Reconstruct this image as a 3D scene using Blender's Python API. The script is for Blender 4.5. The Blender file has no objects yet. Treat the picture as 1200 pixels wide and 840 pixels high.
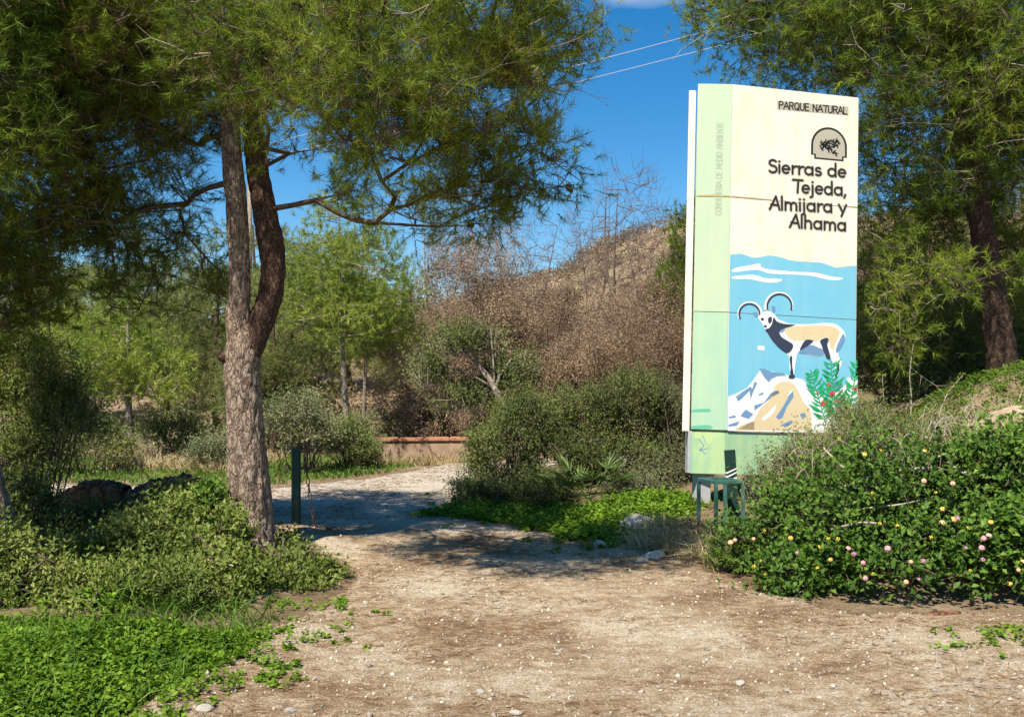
import bpy, bmesh, math, random
import numpy as np
from mathutils import Vector, Matrix
from mathutils.geometry import tessellate_polygon

random.seed(7)
RNG = np.random.default_rng(7)
scene = bpy.context.scene
COL = scene.collection
R = math.radians

# ------------------------------------------------------------------ camera, world, sun, exposure
F, CX, CY, EYE = 1167.0, 600.0, 440.0, 1.6
cam_d = bpy.data.cameras.new('camera'); cam = bpy.data.objects.new('camera', cam_d); COL.objects.link(cam)
cam.location = (0, 0, EYE); cam.rotation_euler = (R(90), 0, 0)
cam_d.sensor_width = 36.0; cam_d.lens = 36.0 * F / 1200.0
cam_d.shift_y = 20.0 / 1200.0
cam_d.clip_start = 0.05; cam_d.clip_end = 6000
scene.camera = cam

SUN_DIR = Vector((0.50, 0.86, 0)).normalized()      # the way the light travels over the ground
SUN_EL = R(57)
world = bpy.data.worlds.new('World'); scene.world = world; world.use_nodes = True
nt = world.node_tree; nt.nodes.clear()
sky = nt.nodes.new('ShaderNodeTexSky'); sky.sky_type = 'NISHITA'; sky.sun_disc = False
sky.sun_elevation = SUN_EL
sky.sun_rotation = math.atan2(-SUN_DIR.x, -SUN_DIR.y)
sky.air_density = 1.0; sky.dust_density = 0.15; sky.ozone_density = 4.0; sky.altitude = 300
bg = nt.nodes.new('ShaderNodeBackground'); bg.inputs['Strength'].default_value = 0.08
wo = nt.nodes.new('ShaderNodeOutputWorld')
tc = nt.nodes.new('ShaderNodeTexCoord')
hs = nt.nodes.new('ShaderNodeHueSaturation'); hs.inputs['Saturation'].default_value = 1.38; hs.inputs['Hue'].default_value = 0.497
nt.links.new(sky.outputs[0], hs.inputs['Color'])
# small fair-weather clouds standing at their own places round the sky
n1 = nt.nodes.new('ShaderNodeTexNoise'); n1.inputs['Scale'].default_value = 9.0; n1.inputs['Detail'].default_value = 8; n1.inputs['Roughness'].default_value = 0.6
nt.links.new(tc.outputs['Generated'], n1.inputs['Vector'])
last = None
for (cx, cy, cz, w) in ((.128, .92, .372, .075), (-.75, .45, .45, .16), (.8, .3, .40, .15), (.5, -.7, .45, .17), (-.45, -.75, .4, .15), (.0, .6, .80, .12), (.72, .66, .2, .12)):
    sub = nt.nodes.new('ShaderNodeVectorMath'); sub.operation = 'SUBTRACT'; v_ = Vector((cx, cy, cz)).normalized(); sub.inputs[1].default_value = v_
    mul = nt.nodes.new('ShaderNodeVectorMath'); mul.operation = 'MULTIPLY'; mul.inputs[1].default_value = (1, 1, 2.8)
    ln = nt.nodes.new('ShaderNodeVectorMath'); ln.operation = 'LENGTH'
    mr = nt.nodes.new('ShaderNodeMapRange'); mr.inputs['From Min'].default_value = w * 1.5; mr.inputs['From Max'].default_value = 0.0; mr.inputs['To Min'].default_value = 0.0; mr.inputs['To Max'].default_value = 1.0
    nt.links.new(tc.outputs['Generated'], sub.inputs[0]); nt.links.new(sub.outputs[0], mul.inputs[0]); nt.links.new(mul.outputs[0], ln.inputs[0]); nt.links.new(ln.outputs['Value'], mr.inputs['Value'])
    if last is None: last = mr.outputs[0]
    else:
        mxx = nt.nodes.new('ShaderNodeMath'); mxx.operation = 'MAXIMUM'; nt.links.new(last, mxx.inputs[0]); nt.links.new(mr.outputs[0], mxx.inputs[1]); last = mxx.outputs[0]
mu_ = nt.nodes.new('ShaderNodeMath'); mu_.operation = 'MULTIPLY'; nt.links.new(last, mu_.inputs[0]); nt.links.new(n1.outputs['Fac'], mu_.inputs[1])
rp = nt.nodes.new('ShaderNodeValToRGB'); rp.color_ramp.elements[0].position = 0.13; rp.color_ramp.elements[1].position = 0.42; rp.color_ramp.elements[1].color = (.75, .75, .75, 1)
mx = nt.nodes.new('ShaderNodeMixRGB'); mx.inputs['Color2'].default_value = (7.5, 7.8, 8.2, 1)
nt.links.new(mu_.outputs[0], rp.inputs['Fac']); nt.links.new(rp.outputs['Color'], mx.inputs['Fac'])
nt.links.new(hs.outputs[0], mx.inputs['Color1']); nt.links.new(mx.outputs[0], bg.inputs['Color'])
nt.links.new(bg.outputs[0], wo.inputs['Surface'])

sun_d = bpy.data.lights.new('sun', 'SUN'); sun_d.energy = 5.0; sun_d.angle = R(0.5); sun_d.color = (1.0, 0.94, 0.83)
sun = bpy.data.objects.new('sun', sun_d); COL.objects.link(sun)
sun.rotation_euler = Vector((SUN_DIR.x * math.cos(SUN_EL), SUN_DIR.y * math.cos(SUN_EL), -math.sin(SUN_EL))).to_track_quat('-Z', 'Y').to_euler()

vs = scene.view_settings
vs.view_transform = 'Standard'; vs.look = 'None'; vs.exposure = 0.85; vs.gamma = 1.0; vs.use_curve_mapping = False
scene.cycles.max_bounces = 5; scene.cycles.diffuse_bounces = 3; scene.cycles.glossy_bounces = 2
scene.cycles.transmission_bounces = 3; scene.cycles.transparent_max_bounces = 4

# ------------------------------------------------------------------ small helpers
def P(px, py, Y):
    return np.array([(px - CX) / F * Y, Y, EYE - (py - CY) / F * Y])
def sstep(a, b, x):
    t = np.clip((x - a) / (b - a), 0, 1); return t * t * (3 - 2 * t)
def lump(p, s=1.0, seed=0.0):
    x, y, z = p[..., 0] * s + seed, p[..., 1] * s + seed * 1.7, p[..., 2] * s - seed
    return (np.sin(1.7*x+.8*np.sin(2.1*y+1)) + np.sin(2.3*y+.9*np.sin(1.9*z+2)) + np.sin(2.0*z+.7*np.sin(2.6*x)) +
            .5*np.sin(4.3*x+3.1*y) + .5*np.sin(4.9*y-3.7*z+1.3) + .5*np.sin(5.3*z+4.1*x)) / 4.5
def noise2(x, y, s=1.0, seed=0.0):
    return lump(np.stack([x, y, x * .37 - y * .21], -1), s, seed)
def nrm(v):
    return v / np.maximum(np.linalg.norm(v, axis=-1, keepdims=True), 1e-9)
def rsph(n, rng=RNG):
    return nrm(rng.normal(size=(n, 3)))

def link(o, parent=None):
    COL.objects.link(o)
    if parent is not None: o.parent = parent
    return o
def tag(o, label=None, cat=None, group=None, kind=None):
    if label: o['label'] = label
    if cat: o['category'] = cat
    if group: o['group'] = group
    if kind: o['kind'] = kind
    return o
def thing(name, label, cat, loc=(0, 0, 0), rz=0.0, group=None):
    o = bpy.data.objects.new(name, None); o.empty_display_size = .2; link(o)
    o.location = [float(c) for c in loc]; o.rotation_euler = (0, 0, rz)
    return tag(o, label, cat, group)
def mesh_np(name, V, Fs, mat, parent=None, smooth=False):
    """V (N,3); Fs (M,3) or (M,4) array. One mesh object; with a parent V is in the parent's space."""
    V = np.asarray(V, dtype=np.float32); Fs = np.asarray(Fs, dtype=np.int32)
    me = bpy.data.meshes.new(name); k = Fs.shape[1]
    me.vertices.add(len(V)); me.vertices.foreach_set('co', V.ravel())
    me.loops.add(Fs.size); me.loops.foreach_set('vertex_index', Fs.ravel())
    me.polygons.add(len(Fs)); me.polygons.foreach_set('loop_start', np.arange(0, Fs.size, k, dtype=np.int32))
    me.polygons.foreach_set('loop_total', np.full(len(Fs), k, dtype=np.int32))
    if smooth: me.polygons.foreach_set('use_smooth', np.ones(len(Fs), dtype=bool))
    me.update(calc_edges=True); me.validate()
    if mat: me.materials.append(mat)
    return link(bpy.data.objects.new(name, me), parent)
def mesh_bm(name, bm, mat, parent=None, smooth=False):
    me = bpy.data.meshes.new(name); bm.to_mesh(me); bm.free()
    if smooth:
        for p in me.polygons: p.use_smooth = True
    if mat: me.materials.append(mat)
    return link(bpy.data.objects.new(name, me), parent)
def copy_tree(o, parent=None):
    c = o.copy(); COL.objects.link(c)
    if parent is not None: c.parent = parent
    for ch in list(o.children): copy_tree(ch, c)
    return c

class Geo:
    """collects triangles / quads"""
    def __init__(s): s.V, s.T, s.n = [], [], 0
    def add(s, V, T):
        s.V.append(np.asarray(V, float)); s.T.append(np.asarray(T) + s.n); s.n += len(V)
    def build(s, name, mat, parent=None, smooth=False):
        return mesh_np(name, np.concatenate(s.V), np.concatenate(s.T), mat, parent, smooth)

def frusta(A, B, ra, rb, k=5):
    """open tapered tubes, quads"""
    A, B = np.asarray(A, float), np.asarray(B, float); n = len(A)
    d = nrm(B - A); ref = np.where(np.abs(d[:, 2:3]) > .9, np.array([[1., 0, 0]]), np.array([[0, 0, 1.]]))
    u = nrm(np.cross(d, ref)); v = np.cross(d, u)
    a = np.arange(k) * 2 * math.pi / k
    ring = u[:, None, :] * np.cos(a)[None, :, None] + v[:, None, :] * np.sin(a)[None, :, None]
    ra = np.broadcast_to(np.asarray(ra, float), (n,)); rb = np.broadcast_to(np.asarray(rb, float), (n,))
    V = np.concatenate([A[:, None] + ring * ra[:, None, None], B[:, None] + ring * rb[:, None, None]], 1).reshape(-1, 3)
    b = (np.arange(n) * 2 * k)[:, None]; i = np.arange(k)[None]; j = (i + 1) % k
    Q = np.stack([b + i, b + j, b + k + j, b + k + i], -1).reshape(-1, 4)
    return V, Q
def tube(pts, rad, k=8, cap=True):
    """closed swept tube through pts, quads (caps are degenerate-free fans as quads to a centre point pair)"""
    pts = np.asarray(pts, float); n = len(pts); rad = np.broadcast_to(np.asarray(rad, float), (n,))
    d = nrm(np.gradient(pts, axis=0)); u = np.cross(d[0], [0.3, .2, 1.]); u /= np.linalg.norm(u)
    rings = []
    a = np.arange(k) * 2 * math.pi / k
    for i in range(n):
        u = u - d[i] * (u @ d[i]); u /= np.linalg.norm(u); v = np.cross(d[i], u)
        rings.append(pts[i] + rad[i] * (np.cos(a)[:, None] * u + np.sin(a)[:, None] * v))
    if cap:
        rings = [pts[0] + (rings[0] - pts[0]) * .02] + rings + [pts[-1] + (rings[-1] - pts[-1]) * .02]
    V = np.concatenate(rings); m = len(rings)
    b = (np.arange(m - 1) * k)[:, None]; i = np.arange(k)[None]; j = (i + 1) % k
    return V, np.stack([b + i, b + j, b + k + j, b + k + i], -1).reshape(-1, 4)
def spline(ctrl, n):
    """Catmull-Rom through control rows"""
    c = np.asarray(ctrl, float); c = np.vstack([2 * c[0] - c[1], c, 2 * c[-1] - c[-2]])
    out = []; segs = len(c) - 3
    for t in np.linspace(0, segs - 1e-6, n):
        i = int(t); f = t - i; p0, p1, p2, p3 = c[i:i + 4]
        out.append(.5 * (2 * p1 + (p2 - p0) * f + (2 * p0 - 5 * p1 + 4 * p2 - p3) * f * f + (3 * p1 - p0 - 3 * p2 + p3) * f ** 3))
    return np.array(out)
def needles(base, dirs, L, w, rng=RNG):
    """one slim triangle per needle"""
    side = nrm(np.cross(dirs, rsph(len(base), rng)))
    L = np.broadcast_to(L, (len(base),))[:, None]
    V = np.stack([base - side * w * .5, base + side * w * .5, base + dirs * L], 1).reshape(-1, 3)
    return V, np.arange(len(V)).reshape(-1, 3)
def leaves(base, dirs, L, W, rng=RNG, fold=.25, up=None):
    """diamond leaves folded on the midrib: 2 tris each"""
    n = len(base)
    r = rsph(n, rng) if up is None else nrm(up + rsph(n, rng) * .45)
    side = nrm(np.cross(dirs, r)); nor = np.cross(side, dirs)
    L = np.broadcast_to(L, (n,))[:, None]; W = np.broadcast_to(W, (n,))[:, None]
    mid = base + dirs * L * .45 + nor * W * fold
    V = np.stack([base, mid + side * W * .5, base + dirs * L - nor * L * .08, mid - side * W * .5], 1).reshape(-1, 3)
    b = (np.arange(n) * 4)[:, None]
    T = np.concatenate([b + np.array([[0, 1, 2]]), b + np.array([[0, 2, 3]])], 1).reshape(-1, 3)
    return V, T
def blades(base, dirs, L, w, droop, rng=RNG):
    """grass blades: 3 tris each, bending over"""
    n = len(base); side = nrm(np.cross(dirs, rsph(n, rng))); L = np.broadcast_to(L, (n,))[:, None]; droop = np.broadcast_to(droop, (n,))[:, None]
    out = nrm(np.cross(side, [0, 0, 1.]) + 1e-6)
    m = base + dirs * L * .55; t = base + dirs * L + (out * .6 - np.array([0, 0, .5])) * L * droop
    V = np.stack([base - side * w * .5, base + side * w * .5, m + side * w * .4, m - side * w * .4, t], 1).reshape(-1, 3)
    b = (np.arange(n) * 5)[:, None]
    T = np.concatenate([b + np.array([[0, 1, 2]]), b + np.array([[0, 2, 3]]), b + np.array([[3, 2, 4]])], 1).reshape(-1, 3)
    return V, T
def sprigs(org, dirs, L, pairs, leafL, leafW, rng=RNG, spread=.9):
    """leafy shoots; returns leaf tris and the stem ends"""
    n = len(org); L = np.broadcast_to(L, (n,))
    bend = rsph(n, rng) * .25
    B, D, S = [], [], []
    for k in range(pairs):
        t = (k + .6) / pairs
        p = org + (dirs * t + bend * t * t) * L[:, None]
        ax = nrm(dirs + bend * 2 * t); s = nrm(np.cross(ax, rsph(n, rng)))
        sc = 1.0 - .35 * t
        for sg in (1, -1):
            B.append(p); D.append(nrm(ax * (.35 + .5 * t) + s * sg * spread + np.array([0, 0, .15]))); S.append(np.full(n, sc))
    B, D, S = np.concatenate(B), np.concatenate(D), np.concatenate(S) * rng.uniform(.65, 1.2, n * pairs * 2)
    up = np.tile(np.array([[0, 0, 1.]]), (len(B), 1)) + np.array([-SUN_DIR.x, -SUN_DIR.y, .0]) * .4
    V, T = leaves(B, D, leafL * S, leafW * S, rng, up=nrm(up))
    return V, T, org + (dirs + bend) * L[:, None]

# ------------------------------------------------------------------ materials
def newmat(name):
    m = bpy.data.materials.new(name); m.use_nodes = True; n = m.node_tree; n.nodes.clear()
    out = n.nodes.new('ShaderNodeOutputMaterial'); return m, n, out
def N(n, t, **kw):
    x = n.nodes.new(t)
    for k, v in kw.items():
        if k in x.inputs: x.inputs[k].default_value = v
        else: setattr(x, k, v)
    return x
def ramp(n, fac, stops):
    r = n.nodes.new('ShaderNodeValToRGB'); e = r.color_ramp.elements
    while len(e) > 1: e.remove(e[-1])
    e[0].position = stops[0][0]; e[0].color = (*stops[0][1], 1)
    for p, c in stops[1:]:
        x = e.new(p); x.color = (*c, 1)
    n.links.new(fac, r.inputs['Fac']); return r.outputs['Color']
def mixc(n, fac, a, b, mode='MIX'):
    m = n.nodes.new('ShaderNodeMixRGB'); m.blend_type = mode
    for s, v in (('Fac', fac), ('Color1', a), ('Color2', b)):
        if isinstance(v, (int, float)): m.inputs[s].default_value = v
        elif isinstance(v, tuple): m.inputs[s].default_value = (*v, 1)
        else: n.links.new(v, m.inputs[s])
    return m.outputs[0]
def leafmat(name, stops, trans=.3, rough=.55, spec=.25, patch=1.2, tone=.3):
    """foliage: each leaf its own tone, broad drifts of tone, light coming through"""
    m, n, out = newmat(name)
    g = N(n, 'ShaderNodeNewGeometry'); pos = g.outputs['Position']
    no = N(n, 'ShaderNodeTexNoise', Scale=patch, Detail=3.0); n.links.new(pos, no.inputs['Vector'])
    a = N(n, 'ShaderNodeMath', operation='MULTIPLY_ADD'); a.inputs[1].default_value = .65; n.links.new(g.outputs['Random Per Island'], a.inputs[0])
    b = N(n, 'ShaderNodeMath', operation='MULTIPLY_ADD'); b.inputs[1].default_value = 1.5; b.inputs[2].default_value = -.575
    n.links.new(no.outputs['Fac'], b.inputs[0])
    oi = N(n, 'ShaderNodeObjectInfo'); b2 = N(n, 'ShaderNodeMath', operation='MULTIPLY_ADD'); b2.inputs[1].default_value = tone; n.links.new(oi.outputs['Random'], b2.inputs[0]); n.links.new(b.outputs[0], b2.inputs[2])
    b3 = N(n, 'ShaderNodeMath', operation='SUBTRACT'); b3.inputs[1].default_value = tone * .5; n.links.new(b2.outputs[0], b3.inputs[0]); n.links.new(b3.outputs[0], a.inputs[2])
    c = ramp(n, a.outputs[0], stops)
    p = N(n, 'ShaderNodeBsdfPrincipled', Roughness=rough); p.inputs['Specular IOR Level'].default_value = spec
    n.links.new(c, p.inputs['Base Color'])
    t = N(n, 'ShaderNodeBsdfTranslucent'); c2 = mixc(n, .6, c, (1.15, 1.1, .5), 'MULTIPLY'); n.links.new(c2, t.inputs['Color'])
    ms = N(n, 'ShaderNodeMixShader'); ms.inputs[0].default_value = trans
    n.links.new(p.outputs[0], ms.inputs[1]); n.links.new(t.outputs[0], ms.inputs[2]); n.links.new(ms.outputs[0], out.inputs[0]); return m
def barkmat(name, dark, mid, light, scale=9.0, stretch=.28, bump=.6):
    m, n, out = newmat(name)
    tcn = N(n, 'ShaderNodeTexCoord'); mpn = N(n, 'ShaderNodeMapping'); mpn.inputs['Scale'].default_value = (1, 1, stretch)
    n.links.new(tcn.outputs['Object'], mpn.inputs['Vector'])
    w = N(n, 'ShaderNodeTexNoise', Scale=scale * 1.6, Detail=4.0); n.links.new(mpn.outputs[0], w.inputs['Vector'])
    add = N(n, 'ShaderNodeVectorMath', operation='MULTIPLY_ADD'); add.inputs[1].default_value = (.12, .12, .12)
    n.links.new(w.outputs['Color'], add.inputs[0]); n.links.new(mpn.outputs[0], add.inputs[2])
    v = N(n, 'ShaderNodeTexVoronoi', Scale=scale, feature='DISTANCE_TO_EDGE'); n.links.new(add.outputs[0], v.inputs['Vector'])
    n2 = N(n, 'ShaderNodeTexNoise', Scale=scale * 5, Detail=5.0, Roughness=.7); n.links.new(mpn.outputs[0], n2.inputs['Vector'])
    c1 = ramp(n, v.outputs['Distance'], [(0, dark), (.10, mid), (.4, light)])
    c2 = ramp(n, n2.outputs['Fac'], [(.3, (.55, .52, .5)), (.7, (1.25, 1.22, 1.18))])
    c = mixc(n, 1.0, c1, c2, 'MULTIPLY')
    mt = N(n, 'ShaderNodeMath', operation='MULTIPLY_ADD'); mt.inputs[1].default_value = .35; n.links.new(n2.outputs['Fac'], mt.inputs[0])
    mn = N(n, 'ShaderNodeMath', operation='MINIMUM'); mn.inputs[1].default_value = .25; n.links.new(v.outputs['Distance'], mn.inputs[0]); n.links.new(mn.outputs[0], mt.inputs[2])
    bu = N(n, 'ShaderNodeBump', Strength=bump, Distance=.05); n.links.new(mt.outputs[0], bu.inputs['Height'])
    p = N(n, 'ShaderNodeBsdfPrincipled', Roughness=.9); p.inputs['Specular IOR Level'].default_value = .15
    n.links.new(c, p.inputs['Base Color']); n.links.new(bu.outputs[0], p.inputs['Normal']); n.links.new(p.outputs[0], out.inputs[0]); return m
def plainmat(name, color, rough=.7, spec=.3, var=.25, scale=6.0, bump=.0, island=False, metal=0.0):
    m, n, out = newmat(name)
    g = N(n, 'ShaderNodeNewGeometry'); tcn = N(n, 'ShaderNodeTexCoord')
    no = N(n, 'ShaderNodeTexNoise', Scale=scale, Detail=6.0, Roughness=.65); n.links.new(tcn.outputs['Object'], no.inputs['Vector'])
    lo = tuple(c * (1 - var) for c in color); hi = tuple(min(c * (1 + var), .95) for c in color)
    src = no.outputs['Fac']
    if island:
        mm = N(n, 'ShaderNodeMath', operation='MULTIPLY_ADD'); mm.inputs[1].default_value = .7; mm.inputs[2].default_value = -.2
        n.links.new(g.outputs['Random Per Island'], mm.inputs[0])
        ad = N(n, 'ShaderNodeMath', operation='ADD'); n.links.new(mm.outputs[0], ad.inputs[0]); n.links.new(no.outputs['Fac'], ad.inputs[1])
        m2 = N(n, 'ShaderNodeMath', operation='MULTIPLY'); m2.inputs[1].default_value = .8; n.links.new(ad.outputs[0], m2.inputs[0]); src = m2.outputs[0]
    c = ramp(n, src, [(.28, lo), (.72, hi)])
    p = N(n, 'ShaderNodeBsdfPrincipled', Roughness=rough, Metallic=metal); p.inputs['Specular IOR Level'].default_value = spec
    n.links.new(c, p.inputs['Base Color'])
    if bump:
        bu = N(n, 'ShaderNodeBump', Strength=bump, Distance=.02); n.links.new(no.outputs['Fac'], bu.inputs['Height']); n.links.new(bu.outputs[0], p.inputs['Normal'])
    n.links.new(p.outputs[0], out.inputs[0]); return m
def soilmat(name, base, pale, dark, grit=1.0, road=False):
    m, n, out = newmat(name)
    tcn = N(n, 'ShaderNodeTexCoord'); pos = tcn.outputs['Object']
    big = N(n, 'ShaderNodeTexNoise', Scale=.9, Detail=5.0, Roughness=.6); n.links.new(pos, big.inputs['Vector'])
    mps = N(n, 'ShaderNodeMapping'); mps.inputs['Scale'].default_value = (1, 1.3, 1); n.links.new(pos, mps.inputs['Vector'])
    med = N(n, 'ShaderNodeTexNoise', Scale=8.0, Detail=9.0, Roughness=.78); n.links.new(mps.outputs[0], med.inputs['Vector'])
    fine = N(n, 'ShaderNodeTexNoise', Scale=70.0, Detail=4.0, Roughness=.7); n.links.new(pos, fine.inputs['Vector'])
    vo = N(n, 'ShaderNodeTexVoronoi', Scale=58.0); n.links.new(pos, vo.inputs['Vector'])
    a = N(n, 'ShaderNodeMath', operation='ADD'); n.links.new(big.outputs['Fac'], a.inputs[0]); n.links.new(med.outputs['Fac'], a.inputs[1])
    h = N(n, 'ShaderNodeMath', operation='MULTIPLY'); h.inputs[1].default_value = .5; n.links.new(a.outputs[0], h.inputs[0])
    c = ramp(n, h.outputs[0], [(.40, dark), (.49, base), (.58, pale)])
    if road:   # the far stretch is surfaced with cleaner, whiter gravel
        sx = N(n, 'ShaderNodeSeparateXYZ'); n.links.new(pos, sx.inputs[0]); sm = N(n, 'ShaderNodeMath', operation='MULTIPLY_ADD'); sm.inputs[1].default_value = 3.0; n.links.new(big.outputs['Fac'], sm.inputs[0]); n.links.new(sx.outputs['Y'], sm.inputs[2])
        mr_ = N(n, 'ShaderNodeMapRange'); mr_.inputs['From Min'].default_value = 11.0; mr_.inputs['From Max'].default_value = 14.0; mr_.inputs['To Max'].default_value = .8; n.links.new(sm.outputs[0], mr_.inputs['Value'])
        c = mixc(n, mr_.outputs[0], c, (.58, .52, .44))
    f = ramp(n, fine.outputs['Fac'], [(.32, (.5, .47, .44)), (.68, (1.35, 1.35, 1.35))])
    c = mixc(n, grit, c, f, 'MULTIPLY')
    # pale chips of limestone
    vb = N(n, 'ShaderNodeSeparateColor'); n.links.new(vo.outputs['Color'], vb.inputs[0])
    gt = N(n, 'ShaderNodeMath', operation='GREATER_THAN'); gt.inputs[1].default_value = .60; n.links.new(vb.outputs[0], gt.inputs[0])
    lt = N(n, 'ShaderNodeMath', operation='LESS_THAN'); lt.inputs[1].default_value = .34; n.links.new(vo.outputs['Distance'], lt.inputs[0])
    mu = N(n, 'ShaderNodeMath', operation='MULTIPLY'); n.links.new(gt.outputs[0], mu.inputs[0]); n.links.new(lt.outputs[0], mu.inputs[1])
    mk = N(n, 'ShaderNodeMath', operation='MULTIPLY'); n.links.new(mu.outputs[0], mk.inputs[0]); n.links.new(ramp(n, h.outputs[0], [(.42, (.12, .12, .12)), (.52, (.8, .8, .8))]), mk.inputs[1])
    c = mixc(n, mk.outputs[0], c, tuple(min(1.2 * x, .68) for x in pale))
    hh = N(n, 'ShaderNodeMath', operation='MULTIPLY_ADD'); hh.inputs[1].default_value = .5; n.links.new(fine.outputs['Fac'], hh.inputs[0]); n.links.new(med.outputs['Fac'], hh.inputs[2])
    bu = N(n, 'ShaderNodeBump', Strength=1.0, Distance=.04); n.links.new(hh.outputs[0], bu.inputs['Height'])
    p = N(n, 'ShaderNodeBsdfPrincipled', Roughness=.95); p.inputs['Specular IOR Level'].default_value = .1
    n.links.new(c, p.inputs['Base Color']); n.links.new(bu.outputs[0], p.inputs['Normal']); n.links.new(p.outputs[0], out.inputs[0]); return m
def flatmat(name, color, rough=.55, streak=.0, tint=(.85, .8, .6)):
    """weathered sign paint: streaks run down the board"""
    m, n, out = newmat(name)
    tcn = N(n, 'ShaderNodeTexCoord'); mpn = N(n, 'ShaderNodeMapping'); mpn.inputs['Scale'].default_value = (9, 9, .7)
    n.links.new(tcn.outputs['Object'], mpn.inputs['Vector'])
    no = N(n, 'ShaderNodeTexNoise', Scale=1.0, Detail=5.0, Roughness=.6); n.links.new(mpn.outputs[0], no.inputs['Vector'])
    n2 = N(n, 'ShaderNodeTexNoise', Scale=3.0, Detail=6.0, Roughness=.7); n.links.new(tcn.outputs['Object'], n2.inputs['Vector'])
    ad = N(n, 'ShaderNodeMath', operation='MULTIPLY'); n.links.new(no.outputs['Fac'], ad.inputs[0]); n.links.new(n2.outputs['Fac'], ad.inputs[1])
    f = ramp(n, ad.outputs[0], [(.19, (0, 0, 0)), (.34, (streak, streak, streak))])
    c = mixc(n, f, color, tuple(a * b for a, b in zip(color, tint)))
    p = N(n, 'ShaderNodeBsdfPrincipled', Roughness=rough); p.inputs['Specular IOR Level'].default_value = .3
    n.links.new(c, p.inputs['Base Color']); n.links.new(p.outputs[0], out.inputs[0]); return m

M = {}
M['needle'] = leafmat('pine_needles', [(.05, (.05, .09, .014)), (.45, (.15, .215, .024)), (.8, (.26, .32, .038)), (1, (.38, .39, .07))], .36, .6, .12)
M['needle_dry'] = leafmat('dry_pine_needles', [(0, (.12, .07, .03)), (.6, (.22, .14, .06)), (1, (.32, .22, .10))], .25)
M['needle_mid'] = leafmat('young_pine_needles', [(.1, (.10, .155, .024)), (.5, (.25, .32, .045)), (1, (.42, .45, .09))], .3, patch=.6)
M['needle_olive'] = leafmat('olive_pine_needles', [(.1, (.10, .12, .034)), (.5, (.22, .245, .07)), (1, (.35, .36, .12))], .28, patch=.6)
M['bark'] = barkmat('pine_bark', (.075, .048, .034), (.33, .25, .19), (.46, .36, .28), 18, .36, .8)
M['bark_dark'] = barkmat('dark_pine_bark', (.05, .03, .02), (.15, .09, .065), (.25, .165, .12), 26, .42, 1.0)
M['bark_pale'] = barkmat('pale_bark', (.13, .10, .08), (.30, .25, .20), (.45, .39, .33), 18, .4, .4)
M['twig'] = plainmat('twig_wood', (.11, .08, .06), .9, .1, .35)
M['twig_pale'] = plainmat('dead_twig', (.36, .30, .23), .9, .1, .25)
M['cone'] = plainmat('pine_cone', (.10, .06, .04), .8, .2, .4, 40)
M['brown_leaf'] = leafmat('withered_leaves', [(0, (.13, .085, .052)), (.45, (.275, .19, .122)), (1, (.44, .325, .22))], .2, .8, .1, .7)
M['grey_twig'] = plainmat('bare_twigs', (.17, .125, .10), .9, .1, .25)
M['shrub'] = leafmat('shrub_leaves', [(0, (.045, .065, .018)), (.45, (.11, .14, .038)), (1, (.22, .25, .07))], .28, .55, .15, 1.4)
M['shrub_grey'] = leafmat('grey_green_leaves', [(0, (.07, .085, .04)), (.5, (.15, .17, .08)), (1, (.26, .275, .125))], .22, .6, .15, 1.2)
M['shrub_left'] = leafmat('verge_shrub_leaves', [(0, (.05, .08, .014)), (.45, (.14, .185, .034)), (1, (.29, .31, .085))], .3, .55, .15, 2.2)
M['lantana'] = leafmat('lantana_leaves', [(0, (.03, .07, .010)), (.5, (.08, .16, .02)), (1, (.20, .30, .05))], .3, .5, .15, 4.0)
M['tangle'] = leafmat('tangle_leaves', [(0, (.07, .09, .022)), (.5, (.16, .185, .045)), (1, (.27, .27, .09))], .25, .6, .2, 2.0)
M['clover'] = leafmat('clover_leaves', [(0, (.06, .12, .010)), (.5, (.135, .24, .018)), (1, (.25, .36, .045))], .35, .6, .12, 3.5)
M['grass'] = leafmat('green_grass', [(0, (.05, .10, .012)), (.5, (.10, .19, .02)), (1, (.19, .28, .045))], .35, .5, .2, 1.5)
M['hay'] = leafmat('dry_grass', [(0, (.24, .18, .085)), (.5, (.43, .335, .18)), (1, (.60, .50, .30))], .3, .7, .15, 2.0)
M['palm'] = leafmat('palm_leaf', [(0, (.05, .09, .02)), (.6, (.11, .17, .04)), (1, (.18, .22, .07))], .25, .4, .4, 3)
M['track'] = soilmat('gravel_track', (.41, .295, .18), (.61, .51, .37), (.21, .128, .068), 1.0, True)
M['soil'] = soilmat('verge_soil', (.25, .175, .105), (.35, .265, .17), (.14, .095, .055))
M['hill'] = soilmat('hill_soil', (.27, .20, .115), (.36, .275, .16), (.15, .115, .06), .6)
M['far_hill'] = plainmat('far_hill', (.12, .125, .10), .95, .05, .35, .05)
M['pebble'] = plainmat('pebbles', (.37, .305, .235), .9, .12, .45, 3.0, island=True)
M['rock'] = plainmat('limestone', (.50, .45, .38), .9, .15, .35, 7.0, .8)
M['earth_rock'] = plainmat('tan_rock', (.36, .27, .18), .95, .1, .35, 5.0, .8)
M['litter'] = leafmat('pine_litter', [(0, (.11, .06, .03)), (.5, (.21, .125, .065)), (1, (.34, .225, .13))], .05, .9, .05, 2)
M['log'] = barkmat('log_bark', (.06, .03, .018), (.20, .095, .055), (.34, .18, .11), 7, .6, .8)
M['cream'] = flatmat('cream_paint', (.755, .70, .585), .5, .75, (.93, .87, .74))
M['mint'] = flatmat('mint_paint', (.45, .55, .375), .5, .5, (1.16, 1.1, 1.02))
M['mint_low'] = flatmat('mint_paint_worn', (.36, .53, .37), .5, .6, (1.25, 1.1, 1.0))
M['skirt'] = flatmat('skirt_paint', (.27, .45, .28), .5, .9, (1.5, 1.2, .95))
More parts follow.
